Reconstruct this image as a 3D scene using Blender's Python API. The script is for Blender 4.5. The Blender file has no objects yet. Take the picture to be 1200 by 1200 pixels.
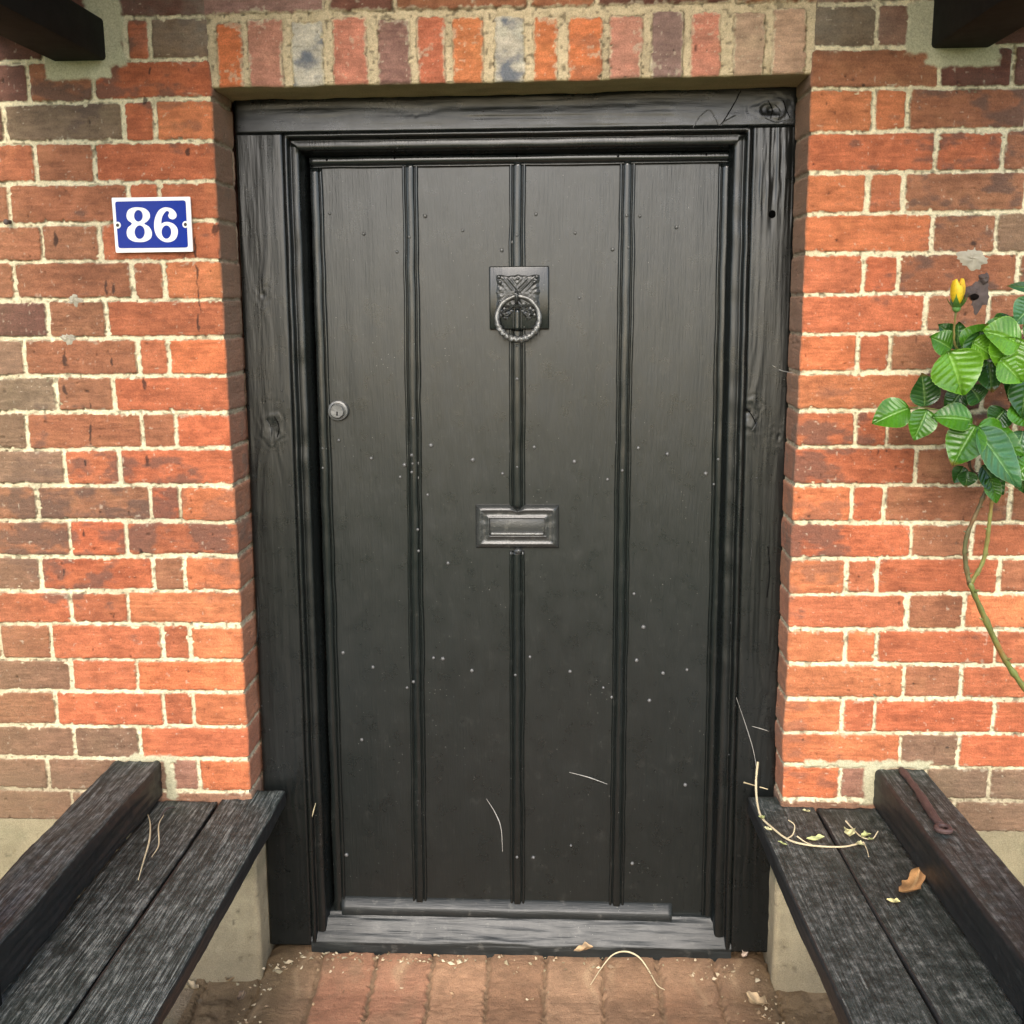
import bpy, bmesh, math, random
import numpy as np
from mathutils import Vector, Matrix, noise as mnoise
random.seed(7)
S = bpy.context.scene
COL = S.collection
Z0 = 1.645                                    # height of the door head's bed joint above the path
# ------------------------------------------------------------------ camera
CF, PI_, YA, RO = 1272.59, .192821, .0440307, -.00761416
CAM = np.array([.0871594, -1.938363, -.3404298 + Z0])
F_ = np.array([-math.sin(YA)*math.cos(PI_), math.cos(YA)*math.cos(PI_), -math.sin(PI_)])
R0 = np.array([math.cos(YA), math.sin(YA), 0.]); U0 = np.cross(R0, F_)
RR = R0*math.cos(RO) + U0*math.sin(RO); UU = U0*math.cos(RO) - R0*math.sin(RO)
cd = bpy.data.cameras.new('camera'); cam = bpy.data.objects.new('camera', cd); COL.objects.link(cam)
cd.sensor_width = 36; cd.lens = 36*CF/1200; cd.clip_start = .05; cd.clip_end = 500
M = Matrix(((RR[0], UU[0], -F_[0], CAM[0]), (RR[1], UU[1], -F_[1], CAM[1]), (RR[2], UU[2], -F_[2], CAM[2]), (0, 0, 0, 1)))
cam.matrix_world = M
S.camera = cam
# ------------------------------------------------------------------ light
SUN_EL, SUN_AZ = math.radians(38), math.radians(-4)   # azimuth measured from -y (camera side) towards -x when negative
W = bpy.data.worlds.new('World'); S.world = W; W.use_nodes = True
nt = W.node_tree; bg = nt.nodes['Background']
sky = nt.nodes.new('ShaderNodeTexSky'); sky.sky_type = 'NISHITA'; sky.sun_disc = False
sky.sun_elevation = SUN_EL
sdir = Vector((math.sin(SUN_AZ)*math.cos(SUN_EL), -math.cos(SUN_AZ)*math.cos(SUN_EL), math.sin(SUN_EL)))
sky.sun_rotation = math.atan2(sdir.x, sdir.y)
sky.air_density = 1.0; sky.dust_density = 2.0; sky.ozone_density = 1.0
nt.links.new(sky.outputs[0], bg.inputs[0]); bg.inputs[1].default_value = .15
sl = bpy.data.lights.new('sun', 'SUN'); sl.energy = 1.0; sl.angle = math.radians(38); sl.color = (1, .94, .84)
so = bpy.data.objects.new('sun', sl); COL.objects.link(so)
so.rotation_euler = sdir.to_track_quat('Z', 'Y').to_euler()
S.view_settings.view_transform = 'Standard'; S.view_settings.look = 'None'
S.view_settings.exposure = 1.62; S.view_settings.gamma = 1.0

# ------------------------------------------------------------------ unprojection of measured points onto real planes
def ray(x, y): return F_ + RR*(x-600)/CF - UU*(y-600)/CF
def onY(x, y, Y):
    d = ray(x, y); t = (Y-CAM[1])/d[1]; return Vector(CAM + d*t)
def onZ(x, y, Z):
    d = ray(x, y); t = (Z-CAM[2])/d[2]; return Vector(CAM + d*t)
KT = .0377; TA = math.atan(KT)                # the old frame leans back a little
FY0 = .115 - KT*Z0                            # y of frame face at z = 0
FN = np.array([0, -math.cos(TA), math.sin(TA)]); FO = np.array([0, FY0, 0.])
LZ = np.array([0, math.sin(TA), math.cos(TA)])
def L(x, y, d=0.0):                           # (local x, local z) on the leaning frame's plane, d = depth behind its face
    r = ray(x, y); o = FO - FN*d
    t = ((o-CAM)@FN)/(r@FN); p = CAM + r*t
    return p[0], float((p-o)@LZ)

# ------------------------------------------------------------------ helpers
def tag(o, label=None, cat=None, group=None, kind=None):
    if label: o['label'] = label
    if cat: o['category'] = cat
    if group: o['group'] = group
    if kind: o['kind'] = kind
    return o
def empty(name, loc=(0, 0, 0), rot=(0, 0, 0)):
    o = bpy.data.objects.new(name, None); o.empty_display_size = .05
    o.location = loc; o.rotation_euler = rot; COL.objects.link(o); return o
def link(name, me, mat=None, parent=None):
    o = bpy.data.objects.new(name, me); COL.objects.link(o)
    if mat: me.materials.append(mat)
    if parent: o.parent = parent
    return o
def bmobj(name, bm, mat=None, parent=None, smooth=True, angle=35):
    bmesh.ops.recalc_face_normals(bm, faces=bm.faces)
    me = bpy.data.meshes.new(name)
    if smooth:
        for f in bm.faces: f.smooth = True
        for e in bm.edges:
            if len(e.link_faces) == 2 and e.calc_face_angle(0) > math.radians(angle): e.smooth = False
    bm.to_mesh(me); bm.free()
    return link(name, me, mat, parent)

def _h(ix, iy, seed):
    n = (ix*374761393 + iy*668265263 + seed*2246822519) & 0xffffffff
    n = ((n ^ (n >> 13))*1274126177) & 0xffffffff
    n = ((n ^ (n >> 16))*2654435761) & 0xffffffff
    return ((n >> 8) & 0xffff)/32767.5 - 1.0
def vn(x, y, seed=0):
    x = np.asarray(x, float); y = np.asarray(y, float)
    x, y = np.broadcast_arrays(x, y)
    xi = np.floor(x).astype(np.int64); yi = np.floor(y).astype(np.int64)
    fx = x-xi; fy = y-yi; fx = fx*fx*(3-2*fx); fy = fy*fy*(3-2*fy)
    a = _h(xi, yi, seed); b = _h(xi+1, yi, seed); c = _h(xi, yi+1, seed); d = _h(xi+1, yi+1, seed)
    return (a*(1-fx)+b*fx)*(1-fy) + (c*(1-fx)+d*fx)*fy
def fbm(x, y, seed=0, oc=3):
    s = 0; a = 1; t = 0
    for i in range(oc):
        s = s + a*vn(x*2**i + 17.3*i, y*2**i - 9.1*i, seed+i*7); t += a; a *= .55
    return s/t
def ss(a, b, x):
    t = np.clip((x-a)/(b-a), 0, 1); return t*t*(3-2*t)
def grid_mesh(name, P, mat, parent=None, col=None, flip=False, closed_v=False):
    nv, nu = P.shape[:2]
    me = bpy.data.meshes.new(name)
    me.vertices.add(nv*nu); me.vertices.foreach_set('co', P.reshape(-1).astype(np.float32))
    idx = np.arange(nv*nu).reshape(nv, nu)
    if closed_v: idx = np.concatenate([idx, idx[:1]], 0)
    a = idx[:-1, :-1].ravel(); b = idx[:-1, 1:].ravel(); c = idx[1:, 1:].ravel(); d = idx[1:, :-1].ravel()
    q = np.stack([a, b, c, d] if not flip else [a, d, c, b], 1)
    n = len(q)
    me.loops.add(n*4); me.polygons.add(n)
    me.loops.foreach_set('vertex_index', q.ravel().astype(np.int32))
    me.polygons.foreach_set('loop_start', np.arange(0, n*4, 4, dtype=np.int32))
    me.polygons.foreach_set('loop_total', np.full(n, 4, dtype=np.int32))
    me.polygons.foreach_set('use_smooth', np.ones(n, dtype=bool))
    me.update(calc_edges=True)
    if col is not None:
        at = me.color_attributes.new('Col', 'FLOAT_COLOR', 'POINT')
        c4 = np.ones((nv*nu, 4), np.float32); c4[:, :3] = col.reshape(-1, 3)
        at.data.foreach_set('color', c4.ravel())
    return link(name, me, mat, parent)
def steps(*seg):                              # seg: (a, b, step) joined
    out = []
    for a, b, s in seg:
        n = max(1, int(round(abs(b-a)/s))); out.append(np.linspace(a, b, n, endpoint=False))
    out.append([seg[-1][1]]); return np.concatenate(out)

def wob(bm, amp, sc, seed=0.0):
    for v in bm.verts:
        n = mnoise.noise_vector(Vector((v.co.x*sc+seed, v.co.y*sc-seed, v.co.z*sc+2*seed))); v.co += n*amp
def box(bm, x0, x1, y0, y1, z0, z1, bev=0.0, seg=2, cuts=None):
    r = bmesh.ops.create_cube(bm, size=1.0)
    vs = r['verts']
    for v in vs:
        v.co = Vector(((x0+x1)/2+v.co.x*(x1-x0), (y0+y1)/2+v.co.y*(y1-y0), (z0+z1)/2+v.co.z*(z1-z0)))
    es = list({e for v in vs for e in v.link_edges})
    if bev:
        r = bmesh.ops.bevel(bm, geom=es, offset=bev, segments=seg, affect='EDGES', profile=.5)
    return bm
def tube(bm, pts, rad, n=8, cap=True, twist=None):
    pts = [Vector(p) for p in pts]
    if not hasattr(rad, '__len__'): rad = [rad]*len(pts)
    rings = []; up = Vector((.13, .31, .94)).normalized()
    for i, p in enumerate(pts):
        t = (pts[min(i+1, len(pts)-1)] - pts[max(i-1, 0)]).normalized()
        a = t.cross(up)
        if a.length < .1: a = t.cross(Vector((1, 0, 0)))
        a.normalize(); b = t.cross(a); up = b.cross(t) if False else up
        rings.append([bm.verts.new(p + (a*math.cos(2*math.pi*k/n) + b*math.sin(2*math.pi*k/n))*rad[i]) for k in range(n)])
    for i in range(len(rings)-1):
        for k in range(n):
            bm.faces.new((rings[i][k], rings[i][(k+1) % n], rings[i+1][(k+1) % n], rings[i+1][k]))
    if cap: bm.faces.new(rings[0]); bm.faces.new(rings[-1][::-1])
def spline(pts, m=6):
    P = [Vector(p) for p in pts]; P = [P[0]*2-P[1]] + P + [P[-1]*2-P[-2]]; out = []
    for i in range(1, len(P)-2):
        for k in range(m):
            t = k/m
            out.append(.5*((2*P[i]) + (P[i+1]-P[i-1])*t + (2*P[i-1]-5*P[i]+4*P[i+1]-P[i+2])*t*t + (3*P[i]-P[i-1]-3*P[i+1]+P[i+2])*t**3))
    out.append(P[-2]); return out
def ball(bm, c, r, sc=(1, 1, 1), sub=2):
    r_ = bmesh.ops.create_icosphere(bm, subdivisions=sub, radius=1)
    for v in r_['verts']: v.co = Vector((c[0]+v.co.x*r*sc[0], c[1]+v.co.y*r*sc[1], c[2]+v.co.z*r*sc[2]))

# ------------------------------------------------------------------ materials
class NT:
    def __init__(s, name):
        s.m = bpy.data.materials.new(name); s.m.use_nodes = True; s.t = s.m.node_tree
        s.p = s.t.nodes['Principled BSDF']
    def n(s, ty, **kw):
        nd = s.t.nodes.new(ty)
        for k, v in kw.items(): setattr(nd, k, v)
        return nd
    def l(s, a, b): s.t.links.new(a, b)
    def coord(s, scale=(1, 1, 1)):
        tc = s.n('ShaderNodeTexCoord'); mp = s.n('ShaderNodeMapping'); mp.inputs['Scale'].default_value = scale
        s.l(tc.outputs['Object'], mp.inputs[0]); return mp.outputs[0]
    def noise(s, scale, mapping=(1, 1, 1), detail=4, rough=.6, dist=0):
        nd = s.n('ShaderNodeTexNoise'); nd.inputs['Scale'].default_value = scale
        nd.inputs['Detail'].default_value = detail; nd.inputs['Roughness'].default_value = rough
        nd.inputs['Distortion'].default_value = dist
        s.l(s.coord(mapping), nd.inputs['Vector']); return nd.outputs['Fac']
    def ramp(s, fac, stops):
        r = s.n('ShaderNodeValToRGB'); e = r.color_ramp.elements
        e[0].position, e[0].color = stops[0][0], (*stops[0][1], 1)
        e[1].position, e[1].color = stops[-1][0], (*stops[-1][1], 1)
        for p, c in stops[1:-1]:
            k = e.new(p); k.color = (*c, 1)
        s.l(fac, r.inputs[0]); return r.outputs[0]
    def mix(s, fac, a, b, mode='MIX'):
        m = s.n('ShaderNodeMix', data_type='RGBA', blend_type=mode)
        for sock, v in ((m.inputs[0], fac), (m.inputs[6], a), (m.inputs[7], b)):
            if hasattr(v, 'is_output'): s.l(v, sock)
            elif isinstance(v, tuple): sock.default_value = (*v, 1) if len(v) == 3 else v
            else: sock.default_value = v
        return m.outputs[2]
    def bump(s, h, strength, dist, prev=None):
        b = s.n('ShaderNodeBump'); b.inputs['Strength'].default_value = strength; b.inputs['Distance'].default_value = dist
        s.l(h, b.inputs['Height'])
        if prev: s.l(prev, b.inputs['Normal'])
        return b.outputs[0]
    def base(s, v): 
        if hasattr(v, 'is_output'): s.l(v, s.p.inputs['Base Color'])
        else: s.p.inputs['Base Color'].default_value = (*v, 1)
    def rough(s, v):
        if hasattr(v, 'is_output'): s.l(v, s.p.inputs['Roughness'])
        else: s.p.inputs['Roughness'].default_value = v
    def normal(s, v): s.l(v, s.p.inputs['Normal'])
    def spec(s, v): s.p.inputs['Specular IOR Level'].default_value = v
g3 = lambda v: (v, v, v)

def mat_masonry(name, bs=.5, rough=.88):
    t = NT(name); a = t.n('ShaderNodeAttribute', attribute_name='Col')
    f = t.noise(420, detail=5); m = t.ramp(f, [(.25, g3(.70)), (.5, g3(1.0)), (.75, g3(1.25))])
    c = t.mix(1.0, a.outputs['Color'], m, 'MULTIPLY'); t.base(c)
    t.rough(rough); t.spec(.3)
    b = t.bump(t.noise(650, detail=4), min(1,bs*1.5), .002); b = t.bump(t.noise(130, detail=5, rough=.75), min(1,bs*1.5), .004, b); t.normal(b)
    return t.m
M_BRICK = mat_masonry('brick_and_mortar')
M_RENDER = mat_masonry('cement_render', .35)
M_PATH = mat_masonry('worn_paving', .5, .8)

def mat_paint(name, base=(.020, .021, .019), rough=.42, stretch=(40, 40, 3), bump=.35, dist=.0006, dust=.0, spec=.5, fine=.15, lump=.5):
    t = NT(name)
    n1 = t.noise(7, detail=5); n2 = t.noise(6, mapping=stretch, detail=4)
    b2 = tuple(x*1.5 for x in base)
    c = t.mix(n1, base, b2)
    if dust:
        d = t.ramp(t.noise(38, detail=8, rough=.75), [(.56, g3(0)), (.78, g3(dust))])
        c = t.mix(d, c, (.20, .19, .165))
        v = t.n('ShaderNodeTexVoronoi'); v.inputs['Scale'].default_value = 95; t.l(t.coord(), v.inputs['Vector'])
        s_ = t.ramp(v.outputs['Distance'], [(.03, g3(.6)), (.09, g3(0))])
        k = t.ramp(t.noise(16, detail=2), [(.5, g3(0)), (.62, g3(1))])
        s2 = t.mix(1.0, s_, k, 'MULTIPLY'); c = t.mix(s2, c, (.30, .29, .26))
    t.base(c)
    t.rough(t.ramp(t.noise(22, detail=6, rough=.7), [(.3, g3(rough-.04)), (.7, g3(rough+.06))]))
    t.spec(spec)
    b = t.bump(n2, bump, dist)
    b = t.bump(t.noise(9, mapping=tuple(1 if q > 10 else .35 for q in stretch), detail=3), lump, .0022, b)
    b = t.bump(t.noise(2.2, mapping=tuple(q*1.6 for q in stretch), detail=3, rough=.7), bump*.6, dist*.6, b)
    b = t.bump(t.noise(520, detail=3), fine, .0004, b)
    t.normal(b); return t.m
M_DOOR = mat_paint('door_black_paint', base=(.0050, .0066, .0062), rough=.29, dust=.07, bump=.9, lump=.3)
M_DOORTRIM = mat_paint('door_trim_black_paint', base=(.0045, .0058, .0055), rough=.22, dust=.08, bump=.6)
M_FRAME = mat_paint('frame_black_paint', base=(.0035, .0044, .0042), rough=.28, dust=.06, bump=.7)
M_HEAD = mat_paint('head_black_paint', base=(.0055, .0068, .0070), rough=.28, stretch=(3, 40, 40), dust=.15)
M_SILL = mat_paint('threshold_worn_paint', base=(.006, .0078, .0078), rough=.40, stretch=(5, 60, 60), dust=.40, bump=.9)
M_BAR = mat_paint('weather_bar_paint', base=(.010, .012, .012), rough=.42, stretch=(5, 60, 60), dust=.45, bump=.9)
M_IRON = mat_paint('black_painted_iron', base=(.018, .019, .0185), rough=.20, stretch=(30, 30, 30), dust=.5, bump=.9, dist=.0012)
M_RING = mat_paint('worn_iron', base=(.11, .11, .105), rough=.28, stretch=(60, 60, 60), dust=.4, bump=.9, dist=.0012); M_RING.node_tree.nodes['Principled BSDF'].inputs['Metallic'].default_value = .6
M_STUD = mat_paint('stud_glint_paint', base=(.07, .07, .068), rough=.2, stretch=(60, 60, 60), dust=.3)  # paler than the door paint: the colour carries the studs' highlights

def mat_weather(name, along, pale=1.0, gmix=.45):
    t = NT(name)
    mp = {'y': (1, .035, 1), 'x': (.035, 1, 1)}[along]
    g1 = t.noise(330, mapping=mp, detail=6, rough=.7, dist=.3)
    g2 = t.noise(60, detail=6, rough=.7)
    g4 = t.noise(9, detail=4)
    gm = t.mix(gmix, g1, g2)
    c = t.ramp(gm, [(.42, (.011, .0155, .0135)), (.49, (.030, .039, .034)), (.54, tuple(x*pale for x in (.10, .108, .10))), (.62, tuple(x*pale for x in (.27, .285, .25)))])
    k = t.ramp(g4, [(.30, g3(.55)), (.50, g3(1))])
    c = t.mix(k, (.022, .030, .026), c); t.base(c)
    t.rough(.5); t.spec(.5)
    b = t.bump(g1, 1.0, .004); b = t.bump(g2, .5, .002, b); t.normal(b)
    return t.m
M_BENCH = mat_weather('weathered_black_timber', 'y', .85, .30)
M_BENCHR = mat_weather('speckled_black_timber', 'y', .62, .5)
def mat_benchside():
    return mat_paint('bench_edge_black_paint', base=(.0085, .009, .0085), rough=.52, stretch=(40, 3, 40), dust=.2, bump=.6, dist=.001)
M_BEAM = mat_paint('beam_black_timber', base=(.008, .008, .007), rough=.75, stretch=(40, 3, 40), bump=.6, spec=.15)

def simple(name, base, rough=.6, metal=0, nb=None, var=.25, spec=.5, trans=0):
    t = NT(name); n1 = t.noise(60, detail=4)
    c = t.mix(n1, tuple(x*(1-var) for x in base), tuple(min(1, x*(1+var)) for x in base)); t.base(c)
    t.rough(rough); t.p.inputs['Metallic'].default_value = metal; t.spec(spec)
    if nb: t.normal(t.bump(t.noise(nb, detail=4), .5, .001))
    return t.m

def attr_mat(name, rough=.4, sss=0, trans=0, bs=.3, spec=.5):
    t = NT(name); a = t.n('ShaderNodeAttribute', attribute_name='Col')
    m = t.ramp(t.noise(260, detail=3), [(.3, g3(.85)), (.7, g3(1.12))])
    c = t.mix(1.0, a.outputs['Color'], m, 'MULTIPLY'); t.base(c); t.rough(rough); t.spec(spec)
    t.normal(t.bump(t.noise(300, detail=3), bs, .0005))
    if trans:
        tr = t.n('ShaderNodeBsdfTranslucent'); t.l(c, tr.inputs[0]); mx = t.n('ShaderNodeMixShader'); mx.inputs[0].default_value = trans
        t.l(t.p.outputs[0], mx.inputs[1]); t.l(tr.outputs[0], mx.inputs[2]); t.l(mx.outputs[0], t.t.nodes['Material Output'].inputs[0])
    return t.m

# ------------------------------------------------------------------ brickwork height fields
G = .067
CODE = {'O': (.50, .160, .066), 'R': (.42, .125, .056), 'M': (.30, .120, .060), 'G': (.20, .125, .075), 'B': (.235, .13, .078),
        'P': (.42, .15, .10), 'W': (.42, .39, .32), 'T': (.42, .24, .15), 'V': (.27, .135, .088), 'D': (.15, .062, .042)}
MORT = np.array((.78, .675, .44))
def brick_field(U, V, bricks, seed, mort=MORT, depth=.0035, patches=(), age=.06, warp=.85, rim=.0):
    """U, V arrays in metres; bricks (u0,u1,v0,v1,code). Returns relief height and colour."""
    nu1 = fbm(U/.03, V/.03, seed+1); nu2 = vn(U/.007, V/.007, seed+2); nv1 = fbm(U/.03, V/.03, seed+3); nv2 = vn(U/.007, V/.007, seed+4)
    Uw = U + warp*(.0022*nu1 + .0012*nu2 + .0006*vn(U/.0035, V/.0035, seed+21)); Vw = V + warp*(.0021*nv1 + .0013*nv2 + .0007*vn(U/.0035, V/.0035, seed+22)) + .0022*vn(U/.35, V/.03, seed+23)
    mn = fbm(U/.02, V/.02, seed+5); fn = vn(U/.004, V/.004, seed+6); hole = vn(U/.006, V/.006, seed+8)
    H = -depth*(.75 + .35*mn) + .0005*fn - .0022*ss(.55, .85, hole)
    C = np.ones(U.shape+(3,))*mort*(1 + .10*mn + .10*fn)[..., None]
    C = C*(1 - .5*ss(.45, .8, hole))[..., None]
    gm_ = (.45*ss(.05, .5, fbm(U/.05, V/.02, seed+51, 4)))[..., None]; C = C*(1-gm_) + C*np.array((.62, .60, .55))*gm_
    stain = fbm(U/.22, V/.22, seed+9, 4)
    C = C*(1 - .22*ss(.15, .7, stain))[..., None]
    mot = fbm(U/.035, V/.02, seed+10, 4); mot2 = fbm(U/.012, V/.009, seed+11, 3); eff = fbm(U/.028, V/.024, seed+12, 5)
    chip = fbm(U/.011, V/.009, seed+41, 2); spk = vn(U/.0045, V/.0045, seed+13); drag = vn(U/.03, V/.003, seed+14); blk = fbm(U/.009, V/.014, seed+15, 2)
    rs = np.random.RandomState(seed)
    ucol = U[0]; vcol = V[:, 0]
    for (u0, u1, v0, v1, code) in bricks:
        e = rs.uniform(-.0012, .0012, 4)
        a, b, c, d = u0+e[0], u1+e[1], v0+e[2], v1+e[3]
        iu = np.where((ucol > a-.01) & (ucol < b+.01))[0]; iv = np.where((vcol > c-.01) & (vcol < d+.01))[0]
        tint = rs.uniform(.9, 1.12); hue = rs.uniform(-.06, .06); tz = rs.uniform(-.0008, .0012); sx, sy = rs.uniform(-.006, .006, 2)
        rr = rs.uniform(.003, .006)
        if len(iu) == 0 or len(iv) == 0: continue
        sl = np.s_[iv[0]:iv[-1]+1, iu[0]:iu[-1]+1]
        uu = Uw[sl]; vv = Vw[sl]; cu, cv = (a+b)/2, (c+d)/2
        qx = np.abs(uu-cu) - (b-a)/2 + rr; qy = np.abs(vv-cv) - (d-c)/2 + rr
        sd = np.hypot(np.maximum(qx, 0), np.maximum(qy, 0)) + np.minimum(np.maximum(qx, qy), 0) - rr
        sd = sd + .0045*ss(.45, .85, chip[sl]) 
        m = ss(.0008, -.0010, sd)
        edge = ss(-.009, 0, sd)
        hb = tz + sx*(uu-cu) + sy*(vv-cv) + .0007*mot[sl] + .0004*mot2[sl] - .0008*edge**3 - .0022*ss(.62, .9, blk[sl]) - .0006*ss(.3, .8, drag[sl])
        base = np.array(CODE[code])*tint; base = base*np.array((1+hue, 1-hue*.5, 1-hue))
        cb = base*(1 + .30*mot[sl] + .26*mot2[sl] + .14*drag[sl])[..., None]
        warm = (.35*ss(.1, .7, fbm(uu/.06+seed, vv/.05, seed+31, 3)))[..., None]; cb = cb*(1-warm) + cb*np.array((1.18, 1.35, 1.25))*warm
        dk = np.array((.10, .065, .05))
        amt = {'O': .5, 'R': .7, 'M': .75, 'G': .7, 'B': .5, 'P': .3, 'V': .4}.get(code, .3)
        k = (amt*ss(.12, .42, mot[sl]*.6 + stain[sl]*.7))[..., None]; cb = cb*(1-k) + dk*k
        k = (.75*ss(.70, .92, blk[sl]))[..., None]; cb = cb*(1-k) + np.array((.03, .02, .016))*k
        k = (ss(.60-1.0*age, .90-1.0*age, eff[sl]*.75 + .35*spk[sl] + .3*edge))[..., None]*(.35+.5*age); cb = cb*(1-k) + np.array((.55, .48, .34))*k
        if rim:
            k = (rim*np.exp(-((sd+.0012)/.0016)**2)*ss(-.3, .3, nu1[sl]+mot2[sl]))[..., None]; cb = cb*(1-k) + np.array((.68, .60, .40))*k
        k = (.5*ss(.80, .97, spk[sl]))[..., None]; cb = cb*(1-k) + np.array((.62, .52, .38))*k
        if code == 'W':
            k = ss(-.1, .5, eff[sl])[..., None]; cb = cb*(1-k) + np.array((.15, .16, .18))*k
        H[sl] = H[sl]*(1-m) + hb*m
        gap = np.exp(-((sd-.0008)/.0011)**2)*ss(-.1, .45, nu2[sl]*.6+mn[sl]*.8)
        H[sl] -= .0022*gap
        C[sl] = (C[sl]*(1-m[..., None]) + cb*m[..., None])*(1-.55*gap[..., None])  # shadow line and dirt of the edge groove darkened in the colour
    for (u0, u1, v0, v1, pc) in patches:
        cu, cv = (u0+u1)/2, (v0+v1)/2
        sd = np.maximum(np.abs(Uw-cu)-(u1-u0)/2, np.abs(Vw-cv)-(v1-v0)/2) + .007*nu1 + .003*nv2
        m = ss(.004, -.003, sd)
        H = H*(1-m) + (.0012 + .0007*mn)*m
        C = C*(1-m[..., None]) + np.array(pc)*(1+.08*mn+.05*fn)[..., None]*m[..., None]
    return H, np.clip(C, .004, .9)

XC = .5085
def wall_side(sign):
    """rows of (px-joint positions, colour codes) measured along each course"""
    LFT = {-3: ([133, 250], 'D'), -2: ([-60, 50, 147, 175, 249], 'DBRG'), -1: ([-100, 33, 109, 251], 'DMR'), 0: ([-70, 5, 144, 181, 252], 'DGRO'),
        1: ([-90, 42, 110, 254], 'RMR'), 2: ([-60, 11, 150, 187, 257], 'MMRR'), 3: ([-90, 49, 117, 259], 'MMR'), 4: ([-60, 17, 155, 193, 261], 'MMMO'),
        5: ([-85, 56, 125, 263], 'DMR'), 6: ([-45, 28, 162, 198, 265], 'BMRO'), 7: ([-78, 66, 133, 268], 'GMR'), 8: ([-40, 31, 167, 206, 270], 'GMMR'),
        9: ([-65, 76, 140, 273], 'BRR'), 10: ([-28, 43, 176, 211, 276], 'MMRO'), 11: ([-55, 82, 148, 279], 'MRR'), 12: ([-20, 48, 180, 216, 281], 'BRMO'),
        13: ([-50, 84, 150, 283], 'RRO'), 14: ([-74, 0, 60, 190, 223, 285], 'RMRRO'), 15: ([-50, 83, 161, 288], 'BRO'), 16: ([-65, 65, 192, 227, 290], 'MRRO'),
        17: ([-45, 87, 163, 291], 'BBR'), 18: ([-60, 56, 140, 201, 233, 293], 'BBBVO'), 19: ([-40, 85, 150, 293], 'BBB')}
    RGT = {-3: ([950, 1028, 1064], 'VG'), -2: ([951, 1028, 1067, 1150, 1260], 'GVDD'), -1: ([950, 1102, 1188, 1330], 'MDD'), 0: ([949, 1024, 1064, 1205, 1270], 'OOMM'),
        1: ([947, 1096, 1176, 1310], 'RRM'), 2: ([945, 1017, 1059, 1203, 1275], 'ORMM'), 3: ([944, 1093, 1168, 1300], 'OMG'), 4: ([942, 1012, 1053, 1193, 1262], 'RRMM'),
        5: ([940, 1085, 1158, 1290], 'RMM'), 6: ([937, 1006, 1044, 1180, 1250], 'ORMD'), 7: ([936, 1080, 1152, 1290], 'ODM'), 8: ([934, 1003, 1040, 1190, 1255], 'RRMM'),
        9: ([933, 1074, 1146, 1280], 'RMR'), 10: ([931, 998, 1037, 1184, 1250], 'ORMM'), 11: ([929, 1068, 1139, 1275], 'RMR'), 12: ([927, 992, 1028, 1171, 1235], 'ORRM'),
        13: ([925, 1063, 1130, 1265], 'RMO'), 14: ([923, 990, 1027, 1167, 1230], 'OORR'), 15: ([922, 1059, 1127, 1260], 'OMR'), 16: ([921, 987, 1025, 1165, 1230], 'ORRR'),
        17: ([920, 1055, 1123, 1255], 'OBR'), 18: ([918, 984, 1019, 1085, 1160, 1225], 'OVBBB'), 19: ([917, 1050, 1118, 1250], 'BBB')}
    T = LFT if sign < 0 else RGT
    rs = np.random.RandomState(3 if sign < 0 else 4)
    bricks = []; g = .0037
    for i in range(-12, 20):
        z1 = Z0 - i*G; z0 = z1 - G; zc = (z0+z1)/2
        py = None
        if i in T:
            xs, cs = T[i]
            # pixel row of this course's middle at the wall plane
            d = np.array([(-.7 if sign < 0 else .7), 0, zc]) - CAM
            py = 600 - CF*(d@UU)/(d@F_)
            X = [onY(x, py, 0).x for x in xs]
        else:
            X = [XC-.34, XC-.115, XC] if i % 2 else [XC-.39, XC-.165, XC-.115, XC]
            X = [x-2*XC for x in X] if sign < 0 else [-(x-2*XC) for x in X][::-1]; cs = ''.join(rs.choice(list('RMDB'), len(X)-1))
        # u runs away from 0 at the arris; face is u<0, reveal is u>0
        Uj = [(x+XC) for x in X] if sign < 0 else [(XC-x) for x in X]
        if sign > 0: Uj = Uj[::-1]; cs = cs[::-1]
        face_len = -Uj[-2] if len(Uj) > 1 else .1
        hdr = (face_len < .16)
        Uj[-1] = (.225 if hdr else .108)
        lst = list(zip(Uj[:-1], Uj[1:], cs))
        u = Uj[0]; alt = (lst[0][1]-lst[0][0]) > .16
        while u > -2.6:
            w = .113 if alt else .226; lst.insert(0, (u-w, u, rs.choice(list('RMDBO')))); u -= w; alt = not alt
        if not hdr: lst.append((.108, .33, 'M'))
        if i == -2 and False: pass
        for a, b, c in lst:
            bricks.append((a+g, b-g, z0+g, z1-g*.95, c))
    return bricks

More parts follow.
